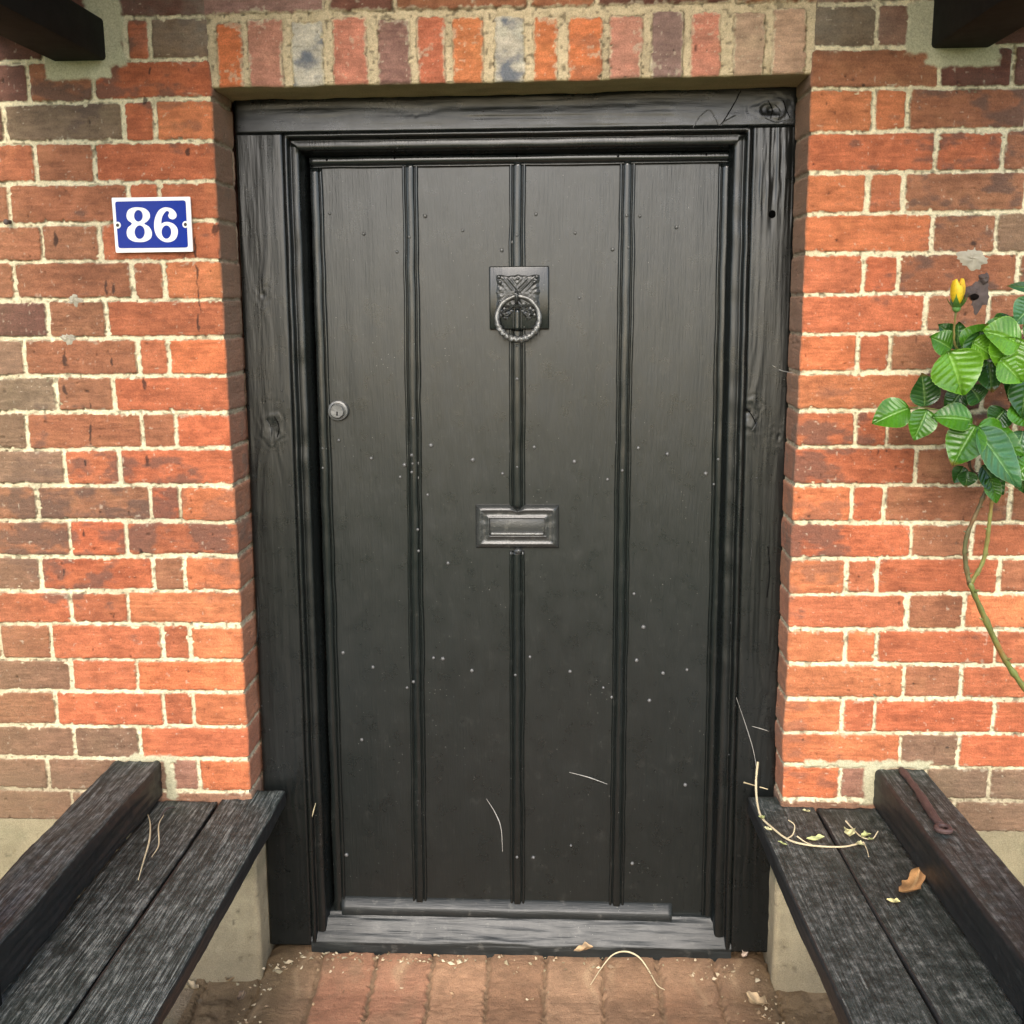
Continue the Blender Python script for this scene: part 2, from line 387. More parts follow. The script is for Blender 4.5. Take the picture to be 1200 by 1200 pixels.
house = empty('brick_house_front', (0, 0, 0))
tag(house, 'old red brick wall with cream mortar and a row of upright bricks above the door', 'wall')
def P1(x, y): return onY(x, y, 0)
def side_mesh(sign):
    bricks = wall_side(sign)
    pc = (.52, .48, .31)
    if sign < 0:
        pts = [((98, -20), (147, 74)), ((52, 60), (128, 91)), ((192, 888), (204, 934)), ((140, 885), (205, 893))]
    else:
        pts = [((1064, 2), (1095, 62)), ((1085, 50), (1170, 74)), ((1013, 893), (1032, 940)), ((945, 891), (1090, 900))]
    patches = []
    for a, b in pts:
        A = P1(*a); B = P1(*b)
        ua, ub = (A.x+XC, B.x+XC) if sign < 0 else (XC-B.x, XC-A.x)
        patches.append((ua, ub, B.z, A.z, pc))
    us = steps((-2.6, -.62, .012), (-.62, .115, .0015)); zs = steps((Z0-20*G+.003, Z0+.16, .0015), (Z0+.16, Z0+.80, .008))
    U, V = np.meshgrid(us, zs)
    H, C = brick_field(U, V, bricks, 11 if sign < 0 else 23, patches=patches)
    # the reveals are soot-grimed, outer bricks browner, and a grey bloom sits by the springing
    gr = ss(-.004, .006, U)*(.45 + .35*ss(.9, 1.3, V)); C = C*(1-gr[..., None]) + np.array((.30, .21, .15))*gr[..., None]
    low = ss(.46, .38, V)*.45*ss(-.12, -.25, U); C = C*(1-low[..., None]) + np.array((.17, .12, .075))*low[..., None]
    out = ss(-.28, -.52, U + .06*fbm(U/.2, V/.2, 77))*.38  # tint turns browner towards the outer bricks
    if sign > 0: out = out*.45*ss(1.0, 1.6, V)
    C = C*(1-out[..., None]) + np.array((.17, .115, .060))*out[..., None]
    marks = ([(65, 280, 3, 10), (132, 338, 3, 9), (125, 338, 2, 12), (76, 423, 4, 9), (131, 424, 2, 6), (77, 458, 4, 9), (106, 475, 2, 6), (106, 508, 2.5, 16), (169, 450, 3, 10), (172, 540, 3, 10), (100, 543, 2, 5), (220, 178, 3, 7), (171, 118, 2.5, 6), (176, 83, 2, 5), (229, 290, 2, 16), (231, 320, 1.6, 14), (233, 350, 1.6, 16), (233, 380, 1.6, 12), (98, 625, 2, 6), (75, 670, 2, 6), (253, 268, 5, 7), (165, 645, 3, 4)]
             if sign < 0 else [(1146, 350, 5, 14), (1130, 345, 9, 10), (985, 818, 3, 3), (1012, 100, 3, 2), (1140, 285, 5, 3), (1110, 876, 3, 2)])
    for (mx, my, mw, mh) in marks:
        c_ = onY(mx, my, 0); cu_ = (c_.x+XC) if sign < 0 else (XC-c_.x)
        dd = np.sqrt(((U-cu_+.003*vn(U/.01, V/.01, 88))/(mw*.0012))**2 + ((V-c_.z)/(mh*.0014))**2) + .35*vn(U/.004, V/.004, 89)
        k = (.8*ss(1.15, .5, dd))[..., None]; C = C*(1-k) + np.array((.025, .018, .015))*k
    top = ss(Z0+.03, Z0+.12, V)*ss(-.20, -.02, U)*.4*(.6+.8*fbm(U/.03, V/.03, 5)); C = C*(1-np.clip(top, 0, 1)[..., None]) + np.array((.30, .27, .22))*np.clip(top, 0, 1)[..., None]
    r = .005
    Fx = np.where(U < -r, U, np.where(U < r*.57, -r + r*np.sin(np.clip((U+r)/(r*1.57), 0, 1)*math.pi/2), 0.0))
    Fy = np.where(U < -r, 0.0, np.where(U < r*.57, r - r*np.cos(np.clip((U+r)/(r*1.57), 0, 1)*math.pi/2), U - r*.57 + r))
    th = np.clip((U+r)/(r*1.57), 0, 1)*math.pi/2
    Nx, Ny = np.sin(th), -np.cos(th)
    jit = .003*fbm(np.zeros_like(V), V/.07, 31) * ss(-.08, -.01, U)
    X = Fx + jit + Nx*H; Y = Fy + Ny*H
    X = -XC + X if sign < 0 else XC - X
    P = np.stack([X, Y, V], -1)
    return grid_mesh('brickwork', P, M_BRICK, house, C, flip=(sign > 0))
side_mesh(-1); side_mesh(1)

def arch_mesh():
    CODE.update({'O': (.60, .19, .075), 'R': (.50, .15, .08), 'P': (.50, .21, .14), 'T': (.47, .29, .19), 'V': (.28, .16, .13), 'W': (.50, .46, .37)})  # arch bricks painted brighter to offset the roof's shade
    zl, zm, zr = P1(250, 103).z, P1(560, 97).z, P1(946, 86).z
    xs = steps((-XC-.003, XC+.003, .0018)); vs = steps((-.14, .004, .002), (.004, .20, .0018), (.20, .80, .008))
    U, V = np.meshgrid(xs, vs)
    zb = np.interp(xs, [-XC, -.05, XC], [zl, zm, zr])[None, :] + .0025*fbm(xs/.06, xs*0, 41)[None, :]
    px = [(251, 286.5, 'O'), (288, 334, 'P'), (339, 381, 'W'), (387, 433, 'P'), (440, 483, 'V'), (487, 525, 'R'), (528, 569, 'O'), (576, 617, 'W'),
          (622, 657, 'O'), (663, 708, 'O'), (711, 756, 'P'), (760, 803, 'V'), (807, 848, 'P'), (856, 898, 'T'), (903, 947, 'T')]
    rs = np.random.RandomState(5)
    br = []
    for a, b, c in px:
        x0 = onY(a, 60, 0).x+.004; x1 = onY(b, 60, 0).x-.004
        br.append((x0, x1, -.25, .102+rs.uniform(-.004, .004), c))
    # courses over the arch
    x = -XC-.12; k = 0
    for row in range(10):
        x = -XC - (.12 if row % 2 else .02); z0 = .113+row*G
        while x < XC:
            w = .226 if (k % 2 == 0) else .113; br.append((x+.004, x+w-.004, z0+.003, z0+G-.004, rs.choice(list('RMDRV')))); x += w; k += 1
    H, C = brick_field(U, V, br, 51, mort=np.array((.58, .47, .30)), depth=.0065, age=.31, warp=1.1, rim=.7)
    # soffit is pointed over with buff mortar
    sf = ss(.004, -.008, V); so_n = fbm(U/.05, V/.03, 61)
    C = C*(1-sf[..., None]) + np.array((.46, .37, .21))*(1+.2*so_n[..., None])*sf[..., None]
    H = H*(1-sf) + (.001*so_n)*sf
    r = .006; th = np.clip((r - V)/(r*1.57), 0, 1)*math.pi/2
    Zr = np.where(V > r, V, r - r*np.sin(th)); Yr = np.where(V > r, 0, np.where(V > -r*.57, r-r*np.cos(th), r + (-V - r*.57)))
    Ny, Nz = -np.cos(th), -np.sin(th)
    taper = ss(.14, .0, V)
    Zw = Zr + zb*1.0*taper + (1-taper)*np.mean(zb)
    P = np.stack([U, Yr - .0012 + Ny*H, Zw + Nz*H], -1)
    return grid_mesh('brick_arch', P, M_BRICK, house, C)
arch_mesh()

def plinth(sign):
    us = steps((-2.6, -.75, .02), (-.75, .11, .004)); zs = steps((-.09, Z0-20*G+.006, .004))
    U, V = np.meshgrid(us, zs)
    n = fbm(U/.09, V/.09, 71+sign, 4); n2 = vn(U/.006, V/.006, 72)
    H = .0022*n + .0006*vn(U/.015, V/.015, 74) - .003*ss(.82, .97, vn(U/.009, V/.009, 75)) + .0025
    C = np.ones(U.shape+(3,))*np.array((.40, .33, .205))*(1+.14*n+.06*n2)[..., None]
    C *= (1-.6*ss(.8, .95, vn(U/.01, V/.01, 75)))[..., None]
    C *= (1+.22*fbm(U/.05, V/.035, 76, 4)-.30*ss(.1, .55, fbm(U/.10, V/.22, 80, 4)))[..., None]
    C *= (1-.5*np.exp(-(np.abs(fbm(U/.16, V/.16, 81, 4))/.012)**2)*ss(0, .3, vn(U/.15, V/.15, 82)))[..., None]
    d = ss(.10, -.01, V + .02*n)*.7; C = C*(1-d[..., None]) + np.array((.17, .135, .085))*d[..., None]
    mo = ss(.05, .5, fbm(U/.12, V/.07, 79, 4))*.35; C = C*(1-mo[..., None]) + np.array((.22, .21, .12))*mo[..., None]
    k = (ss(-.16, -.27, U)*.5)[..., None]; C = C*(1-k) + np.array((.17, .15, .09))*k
    r = .006; th = np.clip((U+r)/(r*1.57), 0, 1)*math.pi/2
    Fx = np.where(U < -r, U, -r + r*np.sin(th)); Fy = np.where(U < -r, 0.0, np.where(U < r*.57, r - r*np.cos(th), U + r*.43))
    X = Fx + np.sin(th)*H; Y = Fy - np.cos(th)*H
    X = -XC + X if sign < 0 else XC - X
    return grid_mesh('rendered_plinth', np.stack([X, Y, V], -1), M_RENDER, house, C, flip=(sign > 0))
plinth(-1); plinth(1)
# solid core of the wall behind the skin, so nothing shows through from the side
bm = bmesh.new()
box(bm, -3.1, -XC-.012, .02, .34, -.09, Z0+.80); box(bm, XC+.012, 3.1, .02, .34, -.09, Z0+.80); box(bm, -XC-.012, XC+.012, .06, .34, Z0+.06, Z0+.80)
box(bm, -XC-.05, XC+.05, .345, .36, -.09, Z0+.80)  # added unseen backing behind the door, blocks sky light through the gaps
M_CORE = simple('wall_core_and_backing', (.3, .12, .07), .9)
bmobj('wall_core_and_backing', bm, M_CORE, house, smooth=False)
# mortar blobs and smears on the bricks
M_SMEAR = simple('grey_mortar', (.34, .30, .22), .9, nb=200, var=.35)
for k_, (x, y, w, h) in enumerate([(87, 352, 7, 8), (79, 396, 8, 7), (1139, 303, 15, 10)]):
    c = onY(x, y, .0005); N_ = 40; rows = []
    for i in range(9):
        f = i/8; rows.append([(c.x + math.cos(a)*w*.0019*f*rg, c.y - .0032*(1-f**3)*(1+.3*math.sin(a*3+i)) + .0012*f, c.z + math.sin(a)*h*.0019*f*rg) for a, rg in
            [(2*math.pi*q/N_, 1+.32*float(vn(math.cos(2*math.pi*q/N_)*2.2+k_*5, math.sin(2*math.pi*q/N_)*2.2, 66))+.15*float(vn(math.cos(2*math.pi*q/N_)*6, math.sin(2*math.pi*q/N_)*6+k_, 67))) for q in range(N_+1)]])
    grid_mesh('mortar_smear', np.array(rows), M_SMEAR, house, flip=True)

# ------------------------------------------------------------------ ground
def path():
    xs = steps((-.64, .66, .0028)); ys = steps((-3.2, -.6, .012), (-.6, .12, .0028))
    U, V = np.meshgrid(xs, ys)
    j0 = onZ(362, 1160, 0).x; br = []; rs = np.random.RandomState(9); w = .1135
    x = j0 - w*6
    seq = 'BTTBPBTPBPTBPB'
    i = 0
    while x < .75:
        y = .20 - (.11 if i % 2 else 0.0) + rs.uniform(-.03, .03)
        y = .075 + rs.uniform(-.02, .02)
        while y > -3.3:
            br.append((x+.004, x+w-.004, y-.40+.004, y-.004, seq[(i*3+int(y*9)) % 14])); y -= .40
        x += w; i += 1
    H, C = brick_field(U, V, br, 91, mort=np.array((.17, .13, .085)), depth=.006, warp=2.2)
    dirt = ss(.0, .6, fbm(U/.12, V/.16, 93, 4)); near = ss(-.06, .06, V)*.55
    k = np.clip(.55 + .3*dirt + near*.3, 0, .9)[..., None]; C = C*(1-k) + np.array((.33, .215, .145))*k
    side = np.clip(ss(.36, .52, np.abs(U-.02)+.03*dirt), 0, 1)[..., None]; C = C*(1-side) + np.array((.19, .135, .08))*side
    lt = ss(.25, .7, fbm((U+.03*vn(U*0, V/.05, 97))/.035, V/.25, 95, 3))*.5; C = C*(1-lt[..., None]) + np.array((.50, .37, .25))*lt[..., None]
    C = C*(1+.25*fbm(U/.02, V/.02, 98, 3))[..., None]
    Z = H*1.3 + .003*fbm(U/.1, V/.1, 99) - .028*ss(.05, -.06, V) - .022*ss(.47, .54, np.abs(U)) + .012*np.maximum(0, fbm(U/.035, V/.035, 96, 4))*ss(.46, .54, np.abs(U))
    C = C*np.array((.76, .70, .60)); o = grid_mesh('path', np.stack([U, V, Z], -1), M_PATH, None, np.clip(C, .01, .8)); tag(o, 'worn brick path of long narrow bricks', 'path', kind='structure')
path()
t = NT('garden_soil'); n1 = t.noise(5, detail=6); n2 = t.noise(60, detail=6, rough=.7)
c = t.mix(t.ramp(n1, [(.42, g3(0)), (.6, g3(1))]), (.19, .135, .08), (.13, .11, .06)); c = t.mix(n2, c, t.mix(.5, c, (.25, .2, .13))); sp_ = t.n('ShaderNodeSeparateXYZ'); t.l(t.coord(), sp_.inputs[0]); ab_ = t.n('ShaderNodeMath', operation='ABSOLUTE'); t.l(sp_.outputs[0], ab_.inputs[0])
mx_ = t.n('ShaderNodeMath', operation='MAXIMUM'); ny_ = t.n('ShaderNodeMath', operation='MULTIPLY'); t.l(sp_.outputs[1], ny_.inputs[0]); ny_.inputs[1].default_value = -.45; t.l(ab_.outputs[0], mx_.inputs[0]); t.l(ny_.outputs[0], mx_.inputs[1])
gr_ = t.ramp(mx_.outputs[0], [(.82, g3(0)), (.98, g3(1))]); c = t.mix(gr_, c, t.mix(n2, (.03, .06, .015), (.07, .12, .03)))
t.base(c); t.rough(.95); t.normal(t.bump(n2, .8, .01))
xs = steps((-60, -2, 4), (-2, 2, .02), (2, 60, 4)); ys = steps((-80, -3, 4), (-3, .1, .03), (.1, 30, 3))
U, V = np.meshgrid(xs, ys)
o = grid_mesh('ground', np.stack([U, V, -.055 + .009*fbm(U/.2, V/.2, 7)], -1), t.m); tag(o, 'bare garden soil and turf around the path', 'ground', kind='structure')

# ------------------------------------------------------------------ door frame (leans back slightly with the door)
def leaning(name): return empty(name, (0, FY0, 0), (-TA, 0, 0))
frame = leaning('door_frame'); tag(frame, 'black painted heavy timber door frame with moulded inner edge', 'door frame')
XL, XR = -.5045, .5115
IL = L(344, 500)[0]; IR = L(873, 470)[0]
HB = (L(400, 153)[1] + L(800, 151)[1])/2
def grain_plate(name, x0, x1, z0, z1, parent, mat, knots, vertical=True, amp=.0006, ridges=(), step=.002, thick=.07, seed=0, edge=.004):
    """timber face with real relief; local x,z face at y=0, side walls turned back"""
    xs = steps((x0, x1, step)); zs = steps((z0, z1, step*1.5))
    U, V = np.meshgrid(xs, zs)
    a, b = (U, V) if vertical else (V, U)
    ph = a*1.0
    for (kx, kz, kr, s) in knots:
        ka, kb = (kx, kz) if vertical else (kz, kx)
        dx = a-ka; dz = (b-kb)*.55; r = np.sqrt(dx*dx+dz*dz)
        ph = ph + np.sign(dx)*kr*.9*np.exp(-(r/(kr*2.2))**2)*np.exp(-(dx/(kr*2.5))**2)
    band = vn(ph/.0042, b/.35, seed)*.65 + vn(ph/.011, b/.5, seed+1)*.7 + .25*vn(ph/.003, b/.03, seed+2)
    A = amp*(.35 + .65*ss(-.2, .5, fbm(a/.05, b/.25, seed+5)))
    for (rx0, rx1, rz0, rz1, k) in ridges:
        A = A + amp*k*ss(rx0-.01, rx0+.01, U)*ss(rx1+.01, rx1-.01, U)*ss(rz0-.05, rz0+.03, V)*ss(rz1+.05, rz1-.03, V)
    H = A*band + .0016*fbm(a/.06, b/.3, seed+6)
    for (kx, kz, kr, s) in knots:
        r = np.sqrt(((U-kx)*(1.0 if vertical else .7))**2 + ((V-kz)*(.62 if vertical else 1.25))**2)
        r = r*(1+.35*vn((U-kx)/kr*1.3, (V-kz)/kr*1.3, seed+9)) + .002*vn(U/.006, V/.006, seed+10)
        H += s*.0009*np.sin(r/.0021)*(.5+.5*vn((U-kx)/kr*2, (V-kz)/kr*2, seed+11))*np.exp(-(r/(kr*1.1))**2) - s*.0022*np.exp(-(r/(kr*.28))**2)
    H -= .004*ss(edge*1.5, 0, np.minimum(np.minimum(U-x0, x1-U), .1))**2
    P = np.stack([U, -H, V], -1)
    # turn sides back
    l = P[:, :1].copy(); l[..., 1] = thick; r_ = P[:, -1:].copy(); r_[..., 1] = thick
    P = np.concatenate([l, P, r_], 1)
    t_ = P[-1:].copy(); t_[..., 1] = thick; b_ = P[:1].copy(); b_[..., 1] = thick
    P = np.concatenate([b_, P, t_], 0)
    return grid_mesh(name, P, mat, parent)
ZT = Z0 + .06
def KN(x, y, r, s): p = L(x, y); return (p[0], p[1], r, s)
Zhead = HB + .0
grain_plate('jamb', XL, IL, .012, Zhead-.001, frame, M_FRAME, [KN(318, 500, .022, .6), KN(308, 345, .014, .4), KN(335, 940, .016, .3)], amp=.0008, seed=201)
grain_plate('jamb', IR, XR, .014, Zhead-.001, frame, M_FRAME, [KN(876, 484, .020, 1.2), KN(912, 512, .012, .6), KN(900, 815, .016, .6)], amp=.0009,
            ridges=[(IR+.015, XR, L(900, 250)[1], Zhead, 2.6)], seed=211)
grain_plate('head', XL, XR, Zhead+.001, ZT, frame, M_HEAD, [KN(902, 128, .022, 1.3), KN(488, 136, .012, .3), KN(934, 120, .01, 1.0), KN(832, 150, .014, .7)], vertical=False, amp=.0005,
            ridges=[(L(540, 130)[0], L(790, 130)[0], Zhead, ZT, .9)], seed=221)
# moulding, mitred round three sides
prof = [(-.001, .004), (.000, .000), (.0015, -.003), (.004, -.0050), (.0070, -.0045), (.0090, -.001), (.0100, .0055), (.0108, .0095), (.0125, .0085), (.0190, .0080), (.0240, .0086), (.0262, .0105), (.0275, .0150), (.0280, .026), (.0310, .029), (.0315, .075)]
def moulding():
    rings = []
    segs = []
    sc = 1.0
    zsL = steps((.02, HB, .012)); n = len(zsL)
    rows = []
    for z in zsL: rows.append([(IL+s, d, min(z, HB-s*1.12) if z >= HB-1e-6 else z) for s, d in prof])
    xsT = steps((IL, IR, .012))
    for x in xsT[1:-1]: rows.append([(max(IL+s, min(IR-s*1.15, x)), d, HB-s*1.12) for s, d in prof])
    for z in zsL[::-1]: rows.append([(IR-s*1.15, d, (HB-s*1.12) if z >= HB-1e-6 else z) for s, d in prof])
    P = np.array(rows)
    # keep verticals below the mitre
    for i in range(n):
        for k, (s, d) in enumerate(prof):
            P[i, k, 2] = min(P[i, k, 2], HB-s*1.12); P[-1-i, k, 2] = min(P[-1-i, k, 2], HB-s*1.12)
    nz = vn(P[..., 2]/.03+P[..., 0]*9, P[..., 0]/.05+P[..., 1]*60, 301); P[..., 1] += .0009*nz; P[..., 0] += .0006*vn(P[..., 2]/.05, P[..., 0]*7+2, 302)
    return grid_mesh('moulding', P, M_FRAME, frame, flip=True)
mo = moulding()
# threshold: sloping top and worn nosed front
tl = L(385, 1068, .03); fb = -.004
xs = steps((IL-.002, IR+.002, .006))
tb = L(600, 1070, .034)[1]; tf = L(600, 1104, .0)[1]
pf = [(.10, tb+.001), (.034, tb), (.022, tb-(tb-tf)*.30), (.006, tf+(tb-tf)*.18), (.0, tf), (-.003, tf-.005), (-.0035, tf-.012), (-.0035, -.06)]
P = np.array([[(x, d, z) for x in xs] for d, z in pf]); 
fine = []
for i in range(len(pf)-1):
    m = 8 if i in (0, 1, 2, 6) else 3
    for k in range(m): fine.append(P[i]*(1-k/m) + P[i+1]*k/m)
fine.append(P[-1]); P = np.array(fine); P[..., 2] += .0016*fbm(P[..., 0]/.2, P[..., 1]/.01, 311) + .0009*vn(P[..., 0]/.05, P[..., 1]/.004+P[..., 2]/.004, 312)
P[..., 1] -= .0012*vn(P[..., 0]/.06, P[..., 2]/.005, 313)
grid_mesh('threshold', P, M_SILL, frame, flip=True)
bm = bmesh.new()   # drilled hole in the right jamb, its dark inside painted as a black disc
hx, hz = L(905, 251)
ball(bm, (hx, -.0005, hz), .0072, (1, .22, 1), 2)
bmobj('bolt_hole', bm, simple('hole_black', (.002, .002, .002), .95, spec=0), frame)
bm = bmesh.new()
for (x, y) in [(303, 517), (299, 559), (340, 569), (307, 827), (316, 855), (356, 1045), (899, 525), (900, 538), (874, 626), (856, 730), (854, 884), (331, 875), (887, 560), (332, 470), (330, 458), (305, 540)]:
    p = L(x, y); ball(bm, (p[0], -.001, p[1]), .0020, (1, .7, 1), 1)
bmobj('paint_nibs', bm, M_IRON, frame)
def crack(pts, r, mat):
    bm = bmesh.new(); w = [L(x, y) for x, y in pts]; tube(bm, spline([(a, -.0006, b) for a, b in w], 5), r, 6); wob(bm, .0007, 220, len(pts)); bmobj('paint_crack', bm, mat, frame)
M_CR = simple('crack_dark', (.004, .004, .004), .9, spec=.05)
crack([(812, 150), (820, 137), (831, 129), (838, 138), (843, 147), (851, 141), (862, 135)], .0011, M_IRON)
crack([(868, 106), (860, 122), (851, 137), (842, 150)], .0010, M_CR)
for q_, ps_ in enumerate([[(900, 118), (905, 128), (903, 139)], [(908, 122), (914, 130), (912, 141)], [(918, 118), (921, 128), (926, 138)], [(896, 138), (908, 143), (920, 141)], [(874, 478), (881, 487), (886, 497)], [(884, 484), (887, 494), (881, 505)], [(866, 474), (872, 480), (880, 482)],
        [(312, 492), (318, 503), (317, 517)], [(322, 488), (327, 500), (325, 512)], [(302, 700), (303, 730), (301, 752)], [(900, 640), (902, 670), (899, 700)], [(880, 600), (881, 640), (879, 660)]]):
    crack(ps_, .0009, M_IRON if q_ % 2 else M_CR)

# ------------------------------------------------------------------ plank door
DD = .042                                     # door face behind frame face
door = leaning('plank_door'); tag(door, 'black ledged plank door with ribs, studs, ring knocker and letter plate', 'door')
dl = L(373.5, 500, DD)[0]; dr = L(849.5, 500, DD)[0]
dtop = (L(400, 183, DD)[1]+L(800, 180, DD)[1])/2; dbot = .045
xs = steps((dl, dr, .006)); zs = steps((dbot, dtop, .006)); U, V = np.meshgrid(xs, zs)
Y = DD - .0010*fbm(U/.12, V/.4, 401, 3) - .0004*vn(U/.02, V/.3, 402)
for xj in (L(481, 600, DD)[0], L(606, 600, DD)[0], L(730, 600, DD)[0]): pass
P = np.stack([U, Y, V], -1)
def cap(P, th):
    l = P[:, :1].copy(); l[..., 1] = th; r = P[:, -1:].copy(); r[..., 1] = th; P = np.concatenate([l, P, r], 1)
    t_ = P[-1:].copy(); t_[..., 1] = th; b_ = P[:1].copy(); b_[..., 1] = th; return np.concatenate([b_, P, t_], 0)
grid_mesh('door_panel', cap(P, DD+.045), M_DOOR, door)
def rib(name, pts, half, prof, mat=M_DOORTRIM, seed=0, round_end=False):
    """pts: (x,z) centre line; prof: (offset/half, height)"""
    pts = np.array(pts); n = int(np.hypot(*(pts[-1]-pts[0]))/.008)+2
    t = np.linspace(0, 1, n); c = pts[0][None]*(1-t[:, None]) + pts[-1][None]*t[:, None]
    d = pts[-1]-pts[0]; d = d/np.hypot(*d); nrm = np.array([d[1], -d[0]])
    hw = half*(1 + .06*vn(t*n/7, t*0, seed)); 
    sc = np.ones(n)
    if round_end:
        L_ = np.hypot(*(pts[-1]-pts[0])); e = (1-t)*L_; sc = np.sqrt(np.clip(1-((np.maximum(half-e, 0))/half)**2, .02, 1))
    rows = []
    for k in range(n):
        rows.append([(c[k, 0]+nrm[0]*o*hw[k]*sc[k] + .0006*vn(k/6, 3, seed+1), DD - h*(sc[k]**.5) - .0004*vn(k/5, o*3, seed+2), c[k, 1]+nrm[1]*o*hw[k]*sc[k]) for o, h in prof])
    P = np.array(rows)
    a = P[:1].copy(); a[..., 1] = DD+.002; b = P[-1:].copy(); b[..., 1] = DD+.002
    return grid_mesh(name, np.concatenate([a, P, b], 0), mat, door, flip=True)
beadrib = [(-1, -.003), (-1, .0035), (-.92, .0058), (-.78, .0062), (-.66, .005), (-.6, .0028), (-.52, .0030), (-.46, .0064), (-.38, .0076), (.38, .0076), (.46, .0064), (.52, .0030), (.6, .0028), (.66, .005), (.78, .0062), (.92, .0058), (1, .0035), (1, -.003)]
ztopr = L(600, 193, DD)[1]
def ctr(xa, ya, xb, yb): return [L(xa, ya, DD), L(xb, yb, DD)]
t_, b_ = ctr(480.5, 192, 492.5, 1064); rib('rib', [t_, b_], .0150, beadrib, seed=501, round_end=True)
t_, b_ = ctr(606.5, 190, 606, 324); rib('rib', [t_, b_], .0150, beadrib, seed=502)
t_, b_ = ctr(606.5, 324, 606, 596); rib('rib', [t_, b_], .0150, beadrib, seed=507)
t_, b_ = ctr(606, 645, 606.5, 1066); rib('rib', [t_, b_], .0150, beadrib, seed=503, round_end=True)
t_, b_ = ctr(735.5, 189, 722, 1069); rib('rib', [t_, b_], .0150, beadrib, seed=504, round_end=True)
def strip(name, x0, x1, z0, z1, bead, seed, horizontal=False, inner=1):
    # flat edge strip with one bead on its inner side
    pr = [(-1, -.003), (-1, .006), (-.9, .0078), (.35, .0078), (.42, .0062), (.46, .0025), (.54, .0025), (.6, .0052), (.75, .0062), (.92, .0055), (1, .003), (1, -.003)]
    if horizontal: pts = [(x0, (z0+z1)/2), (x1, (z0+z1)/2)]; half = (z1-z0)/2
    else: pts = [((x0+x1)/2, z1), ((x0+x1)/2, z0)]; half = (x1-x0)/2
    if inner < 0: pr = [(-o, h) for o, h in pr][::-1]
    return rib(name, pts, half, pr, seed=seed)
wl = .0235
strip('edge_strip', dl+.0005, dl+wl, dbot+.002, dtop-.021, 1, 511, inner=-1)
strip('edge_strip', dr-wl, dr-.0005, dbot+.002, dtop-.021, 1, 512, inner=1)
strip('top_strip', dl+.0005, dr-.0005, dtop-.0205, dtop-.0005, 1, 513, True, inner=1)
# weather bar
zw0 = L(600, 1072, DD-.016)[1]; zw1 = L(600, 1053, DD)[1]
x0 = L(402, 1055, DD)[0]; x1 = L(786, 1075, DD)[0]
pf = [(DD+.002, zw1), (DD-.0005, zw1-.0003), (DD-.004, zw1-.003), (DD-.015, zw1-.013), (DD-.017, zw1-.016), (DD-.0165, zw0-.005), (DD-.012, zw0-.009)]
xs = steps((x0, x1, .008)); P = np.array([[(x, d, z - (x-x0)/(x1-x0)*.004) for x in xs] for d, z in pf]); P[..., 1] -= .0008*vn(P[..., 0]/.04, P[..., 2]/.01, 521)
e0 = P[:, :1].copy(); e0[..., 1] = DD+.003; e0[..., 0] -= .004; e1 = P[:, -1:].copy(); e1[..., 1] = DD+.003; e1[..., 0] += .004
grid_mesh('weather_bar', np.concatenate([e0, P, e1], 1), M_BAR, door, flip=True)
# studs
ST = [(426, 274), (465, 295), (498, 253), (542, 270), (588, 293), (628, 251), (674, 273), (718, 292), (750, 253), (793, 266), (679, 349), (386, 250),
      (435, 537), (474, 545), (469, 559), (484, 543), (483, 553), (483, 533), (491, 543), (491, 560), (505, 522), (501, 580), (554, 539), (589, 555), (598, 529), (606, 547), (626, 524), (673, 541), (712, 562),
      (723, 519), (729, 551), (748, 525), (782, 532), (397, 516), (379, 525), (379, 548), (827, 555), (841, 538), (836, 567), (402, 765), (437, 782), (508, 771), (519, 772), (553, 786), (621, 770), (604, 790),
      (668, 787), (746, 774), (777, 789), (743, 696), (754, 735), (707, 806), (717, 817), (761, 821), (477, 806), (424, 867), (669, 991), (741, 1012), (606, 1003), (625, 1005), (406, 1002), (805, 785),
      (600, 284), (606, 276), (606, 314), (606, 405), (606, 444), (734, 253), (736, 290), (480, 278), (484, 490), (491, 645), (490, 620), (485, 798), (803, 920), (525, 660)]
bm = bmesh.new()
r_ = bmesh.ops.create_uvsphere(bm, u_segments=10, v_segments=7, radius=1)
for v in bm.verts: v.co = Vector((v.co.x*.0040, v.co.y*.0032, v.co.z*.0040))
for f in bm.faces: f.smooth = True
stud_me = bpy.data.meshes.new('stud'); bm.to_mesh(stud_me); bm.free(); stud_me.materials.append(M_STUD)
ribx = [(480.5, 492.5), (606.5, 606), (735.5, 722)]
for (x, y) in ST:
    p = L(x, y, DD-.002); o = bpy.data.objects.new('stud', stud_me); COL.objects.link(o); o.parent = door
    on = any(abs(x-(a+(b-a)*(y-190)/870)) < 5 for a, b in ribx) or x < 384 or x > 832
    o.location = (p[0], DD-(.0076 if on else .0015), p[1]); k = random.uniform(.7, 1.12)*(.75 if on else 1); o.scale = (k, k, k)
# nail holes in top strip
bm = bmesh.new()
for x, y in [(384, 188), (463, 186), (606, 184), (724, 184), (827, 182)]:
    p = L(x, y, DD); ball(bm, (p[0], DD-.0078, p[1]), .0026, (1, .25, 1), 1)
bmobj('nail_hole', bm, simple('hole_dark', (.003, .003, .003), .95, spec=0), door)

# ring knocker
kn = empty('knocker'); kn.parent = door
def LD(x, y, d): p = L(x, y, d); return Vector((p[0], d, p[1]))
a = LD(573, 312, DD-.011); b = LD(643.5, 386, DD-.011)
bm = bmesh.new(); box(bm, a.x, b.x, DD-.0105, DD+.001, b.z, a.z, .0028, 3)
bmobj('back_board', bm, M_DOORTRIM, kn)
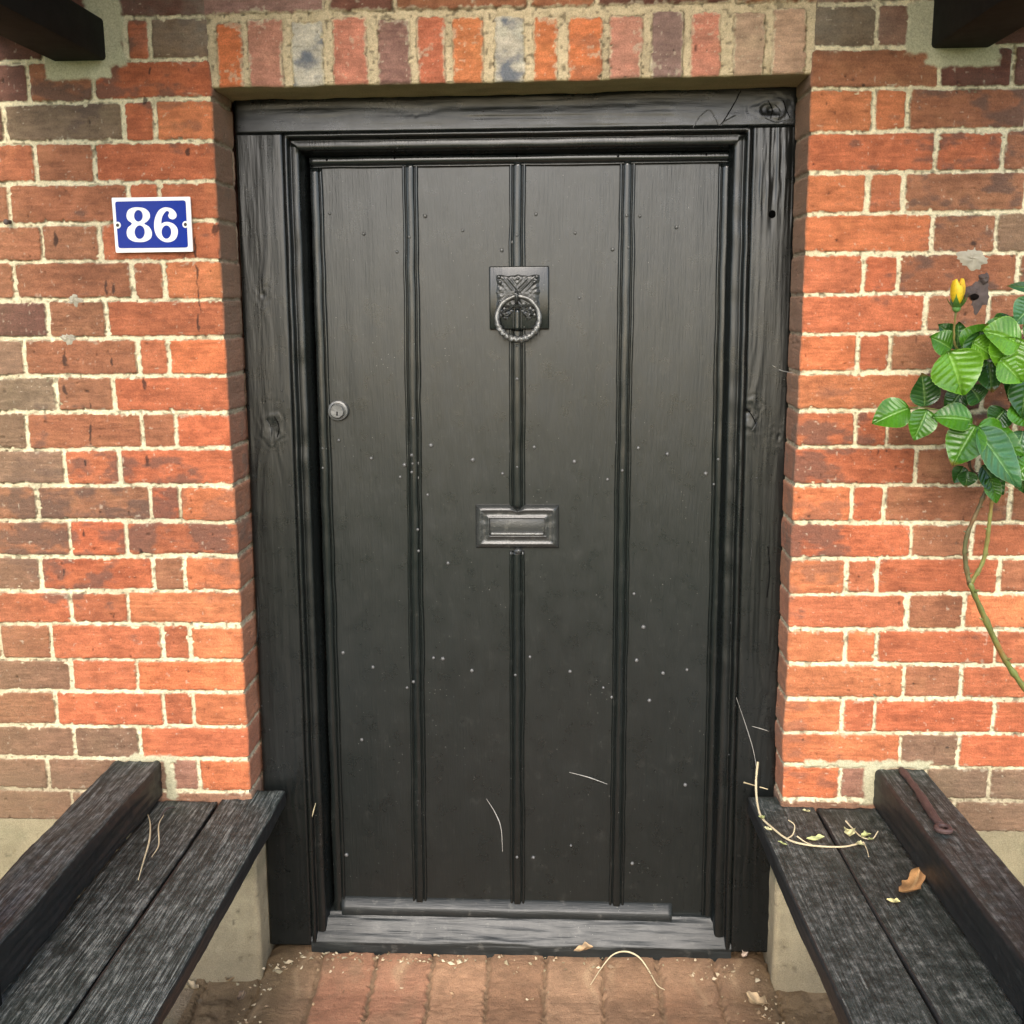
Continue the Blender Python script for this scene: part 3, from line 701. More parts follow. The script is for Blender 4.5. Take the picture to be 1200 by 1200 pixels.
# embossed iron plate with lobed corners
c = LD(607, 342, DD-.0125); u = .00161
bm = bmesh.new()
out = []
W2, H2 = 25*u, 19*u
for k in range(120):
    t = 2*math.pi*k/120; cx_, sz = math.cos(t), math.sin(t)
    r = 1/max(abs(cx_), abs(sz)); x = cx_*r*W2; z = sz*r*H2
    lob = .0022*math.cos(8*t) + .0012*math.cos(20*t)
    out.append((x*(1+lob*12), z*(1+lob*16)))
NR = 10; rows = []
for i in range(NR+1):
    f = i/NR; row = []
    for (x, z) in out:
        X, Z = x*f, z*f
        rel = .0028 + .0011*math.sin((X+Z*.8)*620) *(1 if X+Z*.3 < 0 else .2) + .0011*math.sin((X-Z)*620)*(0 if X+Z*.3 < 0 else 1)
        h = rel if f < .88 else .0016*(1-f)/.12*1.6
        row.append((c.x+X, DD-.0105-h, c.z+Z))
    rows.append(row+[row[0]])
P = np.array(rows); grid_mesh('iron_plate', P, M_IRON, kn, flip=True)
bm = bmesh.new()
for dx, dz in [(-22, 17), (22, 17), (-21, 11), (19, 11), (-21, -13), (21, -12), (0, 15)]:
    ball(bm, (c.x+dx*u, DD-.0145, c.z+dz*u), .0042 if abs(dx) > 1 else .003, (1, .6, 1), 2)
bmobj('bolts', bm, M_IRON, kn)
rc = LD(607, 372.5, DD-.028)
bm = bmesh.new(); R_ = .0398; n = 96; m = 12; rings = []
for i in range(n):
    t = 2*math.pi*i/n; ca, sa = math.cos(t), math.sin(t); tw = ss(.2, -.6, sa)
    ring = []
    for k in range(m):
        ph = 2*math.pi*k/m
        rr = .0050*(1 + .30*float(tw)*math.cos(2*ph + t*26) + .08*math.cos(3*ph+t*9))*(1+.15*(-sa))
        ring.append(bm.verts.new((rc.x + ca*(R_+rr*math.cos(ph)), DD-.021 - .006*sa*-1*.6 + rr*math.sin(ph), rc.z + sa*(R_+rr*math.cos(ph)))))
    rings.append(ring)
for i in range(n):
    for k in range(m): bm.faces.new((rings[i][k], rings[(i+1) % n][k], rings[(i+1) % n][(k+1) % m], rings[i][(k+1) % m]))
bmobj('ring', bm, M_RING, kn, angle=60)
bm = bmesh.new()   # staple that carries the ring, and the scrolled leaves below it
tp = LD(606, 348, DD)
tube(bm, spline([(tp.x, DD-.010, tp.z+.006), (tp.x, DD-.026, tp.z+.009), (tp.x, DD-.031, tp.z), (tp.x, DD-.026, tp.z-.010), (tp.x, DD-.010, tp.z-.010)], 5), .0036, 8)
bmobj('staple', bm, M_IRON, kn)
bm = bmesh.new()
for s in (-1, 1):
    q = LD(606+s*13, 367, DD-.013)
    for (dx, dz, r, sx, sz) in [(0, 0, .010, 1.1, .8), (s*.010, .004, .0055, 1, 1), (s*.012, -.004, .005, 1, 1), (-s*.009, .004, .006, 1.1, .8), (s*.004, .008, .005, 1, 1), (s*.001, -.008, .0045, 1.2, 1)]:
        ball(bm, (q.x+dx, DD-.011, q.z+dz), r, (sx, .42, sz), 2)
    tube(bm, spline([(tp.x, DD-.013, tp.z-.012), (q.x-s*.004, DD-.018, q.z+.006), (q.x+s*.004, DD-.018, q.z+.002), (q.x, DD-.018, q.z-.005), (q.x-s*.006, DD-.017, q.z-.001)], 4), .0020, 6)
wob(bm, .0008, 300, 5); bmobj('scroll_leaves', bm, M_IRON, kn)
t_ = LD(606.5, 362, DD); b_ = LD(606, 387, DD)
rr_ = rib('rib', [(t_.x, t_.z), (b_.x, b_.z-.002)], .0095, [(o, h+.006) for o, h in beadrib], seed=506); rr_.parent = kn

# letter plate
lp = empty('letter_plate'); lp.parent = door
A = LD(557, 592, DD-.010); B = LD(655, 643, DD-.010)
M_LP = mat_paint('letter_plate_paint', base=(.022, .023, .022), rough=.20, stretch=(60, 60, 60), dust=.5, bump=.6, dist=.0008)
W_, H_ = B.x-A.x, A.z-B.z; cx_, cz_ = (A.x+B.x)/2, (A.z+B.z)/2
def rectring(specs, notch=True, n=24):
    rows = []
    for (hw, hh, y) in specs:
        row = []
        for (sx, sz, ex, ez) in [(-1, 1, 1, 1), (1, 1, 1, -1), (1, -1, -1, -1), (-1, -1, -1, 1)]:
            for k in range(n):
                t = k/n; x = (sx+(ex-sx)*t)*hw; z = (sz+(ez-sz)*t)*hh
                if notch and sz == 1 and ez == 1 and hh > H_*.36:
                    z -= max(0, (1-abs(x-.001)/.0125))*.012*min(1, (hh-H_*.34)/(H_*.14))
                row.append((cx_+x, y, cz_+z))
        rows.append(row+[row[0]])
    return np.array(rows)
sp = [(W_/2, H_/2, DD+.002), (W_/2, H_/2, DD-.004), (W_/2-.0015, H_/2-.0015, DD-.0062), (W_/2-.009, H_/2-.0085, DD-.0135), (W_/2-.0105, H_/2-.0105, DD-.0135), (W_/2-.013, H_/2-.0125, DD-.0115), (W_/2-.026, H_/2-.029, DD-.0112), (W_/2-.0275, H_/2-.0305, DD-.0135), (W_/2-.0290, H_/2-.0325, DD-.0125), (W_/2-.0305, H_/2-.0345, DD-.004)]
sp = [(a_, max(b_, .0105 if i < 9 else .0095), c_) for i, (a_, b_, c_) in enumerate(sp)]
sp[6] = (W_/2-.023, H_/2-.030, DD-.0112); sp[7] = (W_/2-.0245, .0190, DD-.0140); sp[6] = (W_/2-.0235, .0205, DD-.0112); sp[8] = (W_/2-.0265, .0170, DD-.0135); sp[9] = (W_/2-.028, .0150, DD-.0050)
P = rectring(sp); P[..., 1] -= .0007*vn(P[..., 0]/.01, P[..., 2]/.01, 601)
grid_mesh('plate_surround', P, M_LP, lp, flip=True)
bm = bmesh.new(); box(bm, cx_-W_/2+.0255, cx_+W_/2-.0255, DD-.0075, DD-.001, cz_-.0172, cz_+.0172, .0012, 2); wob(bm, .0005, 60, 2); bmobj('flap', bm, M_LP, lp)
bm = bmesh.new(); box(bm, cx_-W_/2+.030, cx_+W_/2-.030, DD-.0160, DD-.006, cz_-.0165, cz_-.0105, .002, 3); wob(bm, .0005, 60, 4); bmobj('flap_lip', bm, M_RING, lp)
q = LD(607, 646, DD-.008); bm = bmesh.new(); ball(bm, (q.x, DD-.006, q.z), .0085, (1, .8, .8), 3); wob(bm, .001, 150, 1); bmobj('screw_boss', bm, M_LP, lp)

# lock cylinder
lk = empty('lock_cylinder'); lk.parent = door
q = LD(395.5, 481.5, DD-.012)
def lathe(bm, c, prof, n=28, axis='y'):
    rows = []
    for (r, y) in prof: rows.append([bm.verts.new((c.x+r*math.cos(2*math.pi*k/n), y, c.z+r*math.sin(2*math.pi*k/n))) for k in range(n)])
    for i in range(len(rows)-1):
        for k in range(n): bm.faces.new((rows[i][k], rows[i][(k+1) % n], rows[i+1][(k+1) % n], rows[i+1][k]))
    bm.faces.new(rows[-1])
M_LOCK = simple('dull_lock_metal', (.11, .11, .105), .38, .35, nb=260, var=.35)
bm = bmesh.new(); lathe(bm, q, [(.0200, DD), (.0200, DD-.007), (.0185, DD-.0095), (.0150, DD-.0105), (.0140, DD-.0085)]); wob(bm, .0006, 120, 8); bmobj('collar', bm, M_LOCK, lk)
bm = bmesh.new(); lathe(bm, q+Vector((-.001, 0, -.001)), [(.0135, DD-.006), (.0135, DD-.0135), (.0120, DD-.0150), (.004, DD-.0145)]); wob(bm, .0005, 120, 9); bmobj('barrel', bm, M_LOCK, lk)
bm = bmesh.new(); box(bm, q.x-.002, q.x+.001, DD-.0156, DD-.013, q.z-.009, q.z-.0015, .0004, 1); bmobj('keyhole', bm, simple('keyhole_dark', (.01, .01, .01), .9), lk)
# hair-thin dry stalks stuck on the door
M_STRAW = simple('dry_straw', (.50, .42, .26), .7)
M_WEB = simple('cobweb_silk', (.34, .33, .30), .6)
def strand(name, pts, rad, mat, label, cat, group=None, parent=None, taper=True):
    bm = bmesh.new(); s = spline(pts, 7); n = len(s)
    tube(bm, s, [rad*(1-.6*abs(2*i/(n-1)-1)) if taper else rad for i in range(n)], 6)
    o = bmobj(name, bm, mat, parent)
    if label: tag(o, label, cat, group)
    return o
def DW(x, y, d): # world point at depth d behind the leaning face
    r = ray(x, y); o = FO - FN*d; t = ((o-CAM)@FN)/(r@FN); return Vector(CAM + r*t)
strand('cobweb_strand', [DW(570, 936, DD-.003), DW(580, 952, DD-.004), DW(587, 970, DD-.004), DW(589, 998, DD-.003)], .0009, M_WEB, 'thin pale curved thread stuck upright low on the second door plank', 'cobweb')
strand('cobweb_strand', [DW(667, 905, DD-.003), DW(690, 911, DD-.004), DW(712, 919, DD-.007)], .0008, M_WEB, 'faint slanting thread reaching the right rib of the door near its foot', 'cobweb')
strand('cobweb_strand', [DW(905, 428, -.002), DW(915, 434, -.004), onY(928, 437, .0)], .0011, M_WEB, 'short pale thread bridging right jamb and brick beside the rose leaves', 'cobweb')
strand('cobweb_strand', [DW(862, 815, -.002), DW(874, 850, -.004), DW(883, 880, -.006), DW(887, 905, -.006)], .0006, M_WEB, 'long faint thread hanging down the right jamb above the bench', 'cobweb')
strand('cobweb_strand', [DW(881, 851, -.002), DW(892, 854, -.003), DW(901, 857, -.002)], .0008, M_WEB, 'short level thread on the right jamb above the bench end', 'cobweb')
strand('straw', [DW(370, 941, -.001), DW(367.5, 950, -.002), DW(365.5, 958, -.001)], .0011, M_STRAW, 'tiny straight pale splinter on the left jamb above the bench', 'straw')

# ------------------------------------------------------------------ house number plate
sg = empty('house_number_sign', onY(180, 265, -.008)); tag(sg, 'blue enamel house number plate reading 86 in white on the bricks', 'sign')
def ZP(X, Y, d): return onY(110+X/8.571, 210+Y/8.571, d) - Vector(sg.location)
def poly_curve(name, loops, d, thick, mat, smooth=True, bevel=0.0):
    cu = bpy.data.curves.new(name, 'CURVE'); cu.dimensions = '2D'; cu.fill_mode = 'BOTH'; cu.extrude = thick/2; cu.bevel_depth = bevel
    for lp_ in loops:
        if smooth:
            Pn = [Vector((x, y, 0)) for x, y in lp_]; m = len(Pn); pts = []
            for i in range(m):
                p0, p1, p2, p3 = Pn[i-1], Pn[i], Pn[(i+1) % m], Pn[(i+2) % m]
                for k in range(6):
                    t = k/6; pts.append(.5*((2*p1)+(p2-p0)*t+(2*p0-5*p1+4*p2-p3)*t*t+(3*p1-p0-3*p2+p3)*t**3))
            pts = [(p.x, p.y) for p in pts]
        else: pts = lp_
        w = [ZP(x, y, d) for x, y in pts]
        s = cu.splines.new('POLY'); s.points.add(len(w)-1); s.use_cyclic_u = True
        for i, p in enumerate(w): s.points[i].co = (p.x, p.z, 0, 1)
    ob = bpy.data.objects.new(name, cu); dg = bpy.context.evaluated_depsgraph_get()
    COL.objects.link(ob); dg.update(); me = bpy.data.meshes.new_from_object(ob.evaluated_get(dg)); COL.objects.unlink(ob); bpy.data.objects.remove(ob)
    for v in me.vertices: v.co = Vector((v.co.x, v.co.z + d - sg.location.y, v.co.y))
    me.name = name; me.materials.clear(); return link(name, me, mat, sg)
def ell(cx, cy, rx, ry, n=14, rot=0): return [(cx+rx*math.cos(2*math.pi*k/n), cy+ry*math.sin(2*math.pi*k/n)) for k in range(n)]
def rrect(c4, r):
    out = []
    for i in range(4):
        p = Vector(c4[i]); a = (Vector(c4[i-1])-p).normalized(); b = (Vector(c4[(i+1) % 4])-p).normalized()
        for k in range(5):
            t = k/4; q = (p+a*r)*(1-t)**2 + p*2*t*(1-t) + (p+b*r)*t*t; out.append((q.x, q.y))
    return out
M_WHITE = simple('white_enamel', (.80, .80, .77), .18, var=.03); M_BLUE = simple('blue_enamel', (.003, .024, .25), .25, var=.10, spec=.15)
M_SCREW = simple('rusty_screw', (.03, .02, .015), .6)
poly_curve('plate', [rrect([(185, 190), (967, 180), (996, 725), (228, 737)], 8)], -.008, .0032, M_WHITE, False, .0006)
poly_curve('blue_field', [rrect([(214, 226), (920, 213), (945, 685), (249, 692)], 26)], -.0105, .0012, M_BLUE, False, .0002)
e8 = [(445, 282), (512, 295), (556, 335), (562, 385), (535, 425), (508, 447), (556, 480), (583, 535), (572, 592), (520, 625), (455, 632), (392, 622), (345, 588), (330, 535), (345, 485), (383, 447), (343, 412), (328, 365), (345, 312), (390, 287)]
poly_curve('digit', [e8, ell(448, 368, 44, 58), ell(461, 532, 51, 68)], -.0116, .0009, M_WHITE)
s6 = [(728, 283), (785, 297), (826, 340), (828, 380), (797, 403), (762, 393), (748, 365), (757, 338), (748, 322), (725, 322), (695, 360), (681, 400), (679, 447), (705, 433), (750, 430), (805, 452), (840, 500), (840, 562), (808, 612), (750, 633), (692, 622), (640, 580), (612, 520), (606, 450), (618, 380), (650, 318), (688, 290)]
poly_curve('digit', [s6, ell(729, 531, 49, 67)], -.0116, .0009, M_WHITE)
for (x, y) in ((240, 462), (921, 455)):
    poly_curve('screw_ring', [ell(x, y, 31, 34)], -.0114, .0010, M_WHITE)
    poly_curve('screw', [ell(x-2, y, 15, 17)], -.0122, .0016, M_SCREW)

# ------------------------------------------------------------------ benches
ZS = Z0 - 1.2883; ZR = Z0 - 1.2105
M_BSIDE = mat_benchside()
def timber(name, parent, x0, x1, z0, z1, y0, y1, mat, seed, r=.004, amp=.0012, step=.0035, ystep=.006):
    """long member along y with rounded, grain-ridged surface; closed ends"""
    per = []
    def seg(ax, az, bx, bz, n):
        for k in range(n): t = k/n; per.append((ax+(bx-ax)*t, az+(bz-az)*t))
    def arc(cx, cz, a0):
        for k in range(4): a = a0 - k/4*math.pi/2; per.append((cx+r*math.cos(a), cz+r*math.sin(a)))
    nx = int((x1-x0)/step); nz = max(3, int((z1-z0)/step))
    seg(x0+r, z1, x1-r, z1, nx); arc(x1-r, z1-r, math.pi/2); seg(x1, z1-r, x1, z0+r, nz); arc(x1-r, z0+r, 0)
    seg(x1-r, z0, x0+r, z0, nx//2); arc(x0+r, z0+r, -math.pi/2); seg(x0, z0+r, x0, z1-r, nz); arc(x0+r, z1-r, -math.pi)
    per = np.array(per); cx, cz = (x0+x1)/2, (z0+z1)/2
    nr = np.roll(per, -1, 0) - np.roll(per, 1, 0); nr = np.stack([-nr[:, 1], nr[:, 0]], 1); nr /= np.hypot(nr[:, 0], nr[:, 1])[:, None]
    sgn = np.sign(np.mean(nr[:, 0]*(per[:, 0]-cx) + nr[:, 1]*(per[:, 1]-cz))); nr *= sgn
    ys = steps((y0, y1, ystep)); n = len(per)
    s = np.concatenate([[0], np.cumsum(np.hypot(*np.diff(per, axis=0).T))])
    A, B = np.meshgrid(ys, s)
    B2 = B + .004*vn(A/.25, B/.05, seed)
    H = amp*(vn(B2/.0055, A/.09, seed+1)*.7 + vn(B2/.013, A/.2, seed+2)*.8 + .4*vn(A/.012, B/.008, seed+3)) + .0015*fbm(A/.12, B/.06, seed+4)
    X = per[:, 0][:, None] + nr[:, 0][:, None]*H + .002*vn(ys/.3, ys*0, seed+8)[None, :]; Z = per[:, 1][:, None] + nr[:, 1][:, None]*H + .0015*vn(ys/.35, ys*0, seed+9)[None, :]
    P = np.stack([X, np.broadcast_to(ys[None, :], X.shape) + 0*X, Z], -1)
    c0 = P[:, :1].copy(); c0[..., 0] = cx; c0[..., 2] = cz; c1 = P[:, -1:].copy(); c1[..., 0] = cx; c1[..., 2] = cz
    P = np.concatenate([c0, P, c1], 1)
    o = grid_mesh(name, P, mat, parent, closed_v=True)
    if mat is not M_BSIDE:      # worn top, still painted flanks
        o.data.materials.append(M_BSIDE)
        rows_, cols_ = P.shape[0], P.shape[1]-1
        top = np.zeros(rows_, bool); top[:nx+3] = True
        o.data.polygons.foreach_set('material_index', np.repeat(np.where(top, 0, 1), cols_).astype(np.int32))
    return o
def bench(sign, rot, label):
    e = empty('bench', (sign*.455, .0, 0), (0, 0, rot)); tag(e, label, 'bench', 'slatted benches either side of the door')
    s = sign; o = sign*.455
    def T(name, a, b, z0, z1, y0, y1, mat, seed, **kw):
        x0, x1 = sorted((s*a - o, s*b - o)); return timber(name, e, x0, x1, z0, z1, y0, y1, mat, seed, **kw)
    yf = -1.30; MB = M_BENCH if s < 0 else M_BENCHR; am = 1.0 if s < 0 else .55
    T('seat_board', .455, .569 if s < 0 else .5715, ZS-.034, ZS, yf, .040, MB, 700+s*10, amp=.0012*am)
    T('seat_board', .5735, .695, ZS-.034, ZS-.002, yf, -.006, MB, 720+s*10, amp=.0016*am)
    T('back_rail', .683, .775, ZS+.004, ZR, yf, -.004, MB, 740+s*10, amp=.0020*am, r=.006)
    T('bearer', .50, .66, ZS-.10, ZS-.040, -1.15, -1.09, M_BSIDE, 760)
    for y in (-1.12,):
        T('leg', .50, .56, -.06, ZS-.036, y-.03-.035, y+.03-.035+.0, M_BSIDE, 770, amp=.0005); T('leg', .66, .73, -.06, ZS-.036, y-.065, y-.005, M_BSIDE, 775, amp=.0005)
    return e
bL = bench(-1, math.radians(-.3), 'weathered black bench below the number plate, only thin dry stalks on its seat')
bR = bench(1, math.radians(1.8), 'weathered black bench below the rose, with a rusty hook bar on its rail')
# rusty bar on right rail
def brail(x, y, dz): return onZ(x, y, ZR+dz)
M_RUST = simple('rusty_iron', (.085, .048, .04), .65, .2, nb=300, var=.6)
inv = Matrix.Rotation(-math.radians(1.8), 4, 'Z') @ Matrix.Translation(-Vector(bR.location))
bm = bmesh.new(); pts = spline([brail(1056, 902, .004), brail(1066, 914, .006), brail(1080, 934, .007), brail(1094, 956, .007), brail(1102, 966, .006)], 6)
tube(bm, pts, [.0065*(1+.18*vn(i/2., 0, 5)) for i in range(len(pts))], 10)
cc = brail(1105.5, 971, .006)
ps = [cc + Vector((math.cos(a)*.011, math.sin(a)*.011, 0)) for a in [k*2*math.pi/16 for k in range(17)]]
tube(bm, ps, .0045, 8, cap=False); wob(bm, .0009, 160, 2)
for v in bm.verts: v.co = inv @ v.co
bmobj('rusty_hook_bar', bm, M_RUST, bR)

# ------------------------------------------------------------------ porch
porch = empty('porch', (0, -.02, 0)); tag(porch, 'black timber porch whose two beams meet the wall at the top corners', 'porch')
off = Vector(porch.location)
def pbox(name, x0, x1, y0, y1, z0, z1, mat=M_BEAM, bev=.006):
    bm = bmesh.new(); box(bm, x0, x1, y0, y1, z0, z1, bev, 2)
    for v in bm.verts: v.co -= off
    return bmobj(name, bm, mat, porch)
bl0 = onY(61, 72, 0); bl1 = onY(124.5, 21, 0); br0 = onY(1091, 57, 0); br1 = onY(1165, 0, 0)
PY = -.62
zt = bl1.z
pbox('roof_beam', bl0.x, onY(124.5, 70, 0).x, PY, .02, bl0.z, zt)
pbox('roof_beam', br0.x, br1.x, PY, .02, br0.z, zt+.01)
pbox('post', bl0.x, bl1.x, PY-.10, PY-.002, -.06, zt); pbox('post', br0.x, br1.x, PY-.10, PY-.002, -.06, zt+.01)
xa, xb = bl0.x-.10, br1.x+.10; xm = (xa+xb)/2; zr_ = zt+.60; ze = zt-.03
for sg_ in (0, 1):
    x_e = xa if sg_ == 0 else xb; n_ = 9
    bm = bmesh.new()
    for q in range(n_):
        f0, f1 = q/n_, (q+.985)/n_
        for (f, g_) in ((f0, f1),):
            p0 = Vector((x_e+(xm-x_e)*f, 0, ze+(zr_-ze)*f)); p1 = Vector((x_e+(xm-x_e)*g_, 0, ze+(zr_-ze)*g_))
            vs_ = [bm.verts.new(v - off) for v in (Vector((p0.x, PY-.15, p0.z)), Vector((p1.x, PY-.15, p1.z)), Vector((p1.x, -.001, p1.z)), Vector((p0.x, -.001, p0.z)))]
            up_ = [bm.verts.new(v.co + Vector((0, 0, .03))) for v in vs_]
            bm.faces.new(vs_); bm.faces.new(up_[::-1])
            for a_ in range(4): bm.faces.new((vs_[a_], up_[a_], up_[(a_+1) % 4], vs_[(a_+1) % 4]))
    bmobj('roof_boards', bm, M_BEAM, porch, smooth=False)
pbox('ridge', xm-.03, xm+.03, PY-.12, -.002, zr_-.14, zr_-.02)

# ------------------------------------------------------------------ iron stub on the right wall
M_STUB = simple('corroded_iron', (.085, .06, .05), .85, nb=90, var=.6)
wb = empty('wall_bracket', onY(1146, 344, 0)); tag(wb, 'corroded remains of an iron bracket in the bricks behind the yellow rosebud', 'bracket')
wo = Vector(wb.location)
def blob(name, x, y, w, h, th, mat, sd, rot=0, par=None, o=None):
    c = onY(x, y, .0005) - (o or Vector()); rows = []
    for i in range(10):
        f = i/9; row = []
        for q in range(49):
            a = 2*math.pi*q/48; rg = 1+.28*float(vn(math.cos(a)*1.8+sd*5, math.sin(a)*1.8, 66))+.12*float(vn(math.cos(a)*6, math.sin(a)*6+sd, 67))
            X, Zz = math.cos(a)*w*.0015*f*rg, math.sin(a)*h*.0015*f*rg
            row.append((c.x+X*math.cos(rot)-Zz*math.sin(rot), c.y-th*(1-f**3)*(1+.35*float(vn(X/.006+sd, Zz/.006, 68)))+.001*f, c.z+X*math.sin(rot)+Zz*math.cos(rot)))
        rows.append(row)
    return grid_mesh(name, np.array(rows), mat, par, flip=True)
blob('plate', 1147, 346, 12, 23, .0045, M_STUB, 2, -.15, wb, wo)
blob('tongue', 1137, 341, 10, 7, .0075, M_STUB, 4, .3, wb, wo)
blob('stub', 1153, 327, 6, 7, .011, M_STUB, 7, 0, wb, wo)
bm = bmesh.new(); ball(bm, onY(1142, 348, -.0050)-wo, .0058, (1.3, .35, .9), 2); wob(bm, .001, 200, 3); bmobj('rust_hole', bm, simple('rust_hole_dark', (.008, .006, .005), .95, spec=0), wb)
bm = bmesh.new(); p = onY(11, 260, 0); tube(bm, [p+Vector((0, .004, 0)), p+Vector((0, -.012, -.001))], .0035, 8); ball(bm, p+Vector((0, -.012, -.001)), .005, (1, .6, 1), 2)
tag(bmobj('wall_nail', bm, M_STUB), 'short dark nail in a mortar joint left of the number plate', 'nail')

# ------------------------------------------------------------------ rose
M_LEAF = attr_mat('rose_leaf', rough=.23, trans=.22, bs=.25); M_STEM = attr_mat('rose_stem', rough=.5, bs=.6)
rose = empty('rose_bush', (1.16, -.10, -.05)); tag(rose, 'climbing rose with glossy green leaves and one yellow bud at the right wall', 'rose')
ro = Vector(rose.location)
def leaf(b, t, width, col, d=-.09, db=None, fold=.35, curl=.15, nrm=(0, -1, .35), stripe=.3, seed=0):
    stripe = stripe*.6
    B = onY(b[0], b[1], db if db is not None else d); T = onY(t[0], t[1], d)
    if len(b) == 3: B = Vector(b); 
    ax = T-B; Ln = ax.length; ax.normalize(); N = Vector(nrm).normalized(); N = (N - ax*N.dot(ax)).normalized(); Sd = ax.cross(N)
    wd = width*.00156/2
    nt_, ns = 64, 28; rs = random.Random(seed); cols = np.zeros((nt_+1, ns+1, 3)); P = np.zeros((nt_+1, ns+1, 3))
    for i in range(nt_+1):
        t_ = i/nt_; w = wd*(math.sin(math.pi*min(1, t_**.72))**.72 * (1-.25*t_**4) if 0 < t_ < 1 else .0); w *= 1+.035*abs(math.sin(t_*38))
        w = max(w, .0006)
        for j in range(ns+1):
            s = 2*j/ns-1; a = abs(s)
            vein = math.cos((t_*7.5 - a*1.5*(1-.3*t_) + .10*math.sin(s*3+seed) + .09*math.sin(t_*7+seed*2))*2*math.pi)
            vm = max(0, vein)**5*(1-a**4)*(.3+.7*(1-t_)); mid = math.exp(-(a/.07)**2)
            h = -.10*wd*.26*vein*(1-a*a)*a**.5 - fold*wd*(-a) * .5 + curl*wd*(-(t_-.5)**2*4) - mid*.10*wd + .06*wd*math.sin(t_*9+seed)*a
            p = B + ax*(Ln*t_) + Sd*(s*w*(1-.08*fold)) + N*h
            P[i, j] = p-ro
            c = np.array(col)*(1+.15*math.sin(seed*3+t_*5+s*2)); c = c*(1-.18*stripe*(1-vm)) + np.array((.24, .36, .12))*(vm*stripe*.28 + mid*.40)
            e = max(0, (a-.93)/.07); c = c + np.array((.08, .10, .03))*e
            br_ = max(0, (t_-.86)/.14)*(1 if seed % 4 == 1 else 0); c = c*(1-br_) + np.array((.20, .11, .03))*br_
            cols[i, j] = c
    return grid_mesh('leaf', P, M_LEAF, rose, np.clip(cols, 0, .8))
Gm = (.052, .165, .010); Gl = (.11, .27, .014); Gd = (.022, .080, .012); Gb = (.05, .15, .05)
LV = [((1113, 411), (1130, 463), 58, Gl, -.150, dict(stripe=.9, nrm=(-.1, -1, .5))),
      ((1085, 476), (1081, 437), 34, Gd, -.120, dict(stripe=1.3, nrm=(.1, -1, .1))),
      ((1065, 477), (1022, 496), 36, Gm, -.120, dict(stripe=.1, nrm=(-.2, -1, .5))),
      ((1087, 480), (1071, 516), 31, Gm, -.125, dict(stripe=.4)),
      ((1140, 491), (1092, 488), 33, Gm, -.130, dict(stripe=.4, nrm=(0, -1, .6))),
      ((1143, 498), (1116, 546), 42, Gm, -.140, dict(stripe=.9, nrm=(-.5, -1, .3))),
      ((1147, 503), (1195, 572), 46, Gb, -.145, dict(stripe=.8, nrm=(.3, -1, .5))),
      ((1146, 499), (1200, 534), 42, Gm, -.120, dict(stripe=.6, nrm=(.2, -1, .8))),
      ((1130, 547), (1118, 566), 19, Gd, -.095, dict(stripe=.3)), ((1134, 552), (1132, 571), 22, Gd, -.100, dict(stripe=.3)),
      ((1152, 545), (1176, 580), 30, Gd, -.095, dict(stripe=.2)),
      ((1116, 408), (1090, 394), 30, Gm, -.110, dict(stripe=.2)), ((1122, 410), (1124, 377), 26, Gd, -.100, dict(stripe=1.2)),
      ((1131, 412), (1160, 380), 34, Gm, -.125, dict(stripe=1.2)), ((1150, 388), (1150, 432), 40, Gd, -.135, dict(stripe=1.0)),
      ((1196, 400), (1152, 386), 44, Gl, -.150, dict(stripe=.5, nrm=(-.2, -1, .6))), ((1190, 395), (1178, 440), 50, Gl, -.150, dict(stripe=.3, nrm=(0, -1, .5))),
      ((1158, 412), (1163, 460), 38, Gd, -.120, dict(stripe=.3)), ((1210, 425), (1182, 470), 44, Gd, -.110, dict(stripe=.3)), ((1205, 440), (1198, 490), 40, Gd, -.120, dict(stripe=.3)),
      ((1214, 352), (1189, 380), 32, Gb, -.130, dict(stripe=.2)), ((1216, 338), (1180, 335), 12, Gd, -.120, dict(stripe=.1)),
      ((1128, 458), (1108, 484), 26, Gd, -.085, dict(stripe=.2)), ((1210, 540), (1186, 560), 34, Gm, -.11, dict(stripe=.3)),
      ((1150, 445), (1140, 420), 34, Gd, -.100, dict(stripe=.2)), ((1230, 380), (1205, 410), 44, Gm, -.13, {}), ((1235, 470), (1215, 510), 44, Gm, -.12, {}),
      ((1240, 350), (1262, 385), 44, Gl, -.13, {}), ((1250, 430), (1275, 460), 48, Gm, -.13, {}), ((1230, 540), (1255, 575), 44, Gd, -.12, {}), ((1222, 405), (1250, 412), 40, Gl, -.14, {})]
LV += [((1160, 400), (1190, 372), 34, Gm, -.105, {}), ((1172, 420), (1199, 448), 38, Gl, -.155, dict(stripe=.3)), ((1140, 400), (1165, 418), 30, Gl, -.140, dict(stripe=.6)),
       ((1178, 480), (1160, 500), 30, Gd, -.10, {}), ((1192, 470), (1205, 500), 36, Gm, -.115, {}), ((1150, 470), (1136, 452), 30, Gd, -.095, {}), ((1186, 372), (1168, 392), 30, Gd, -.09, {}),
       ((1197, 545), (1200, 578), 30, Gd, -.10, {}), ((1160, 560), (1168, 590), 20, Gm, -.10, {}), ((1120, 398), (1100, 380), 22, Gd, -.085, {}), ((1200, 505), (1188, 540), 30, Gb, -.10, {})]
for i, (b, t, w, c, d, kw) in enumerate(LV): leaf(b, t, w, c, d, seed=i, **kw)
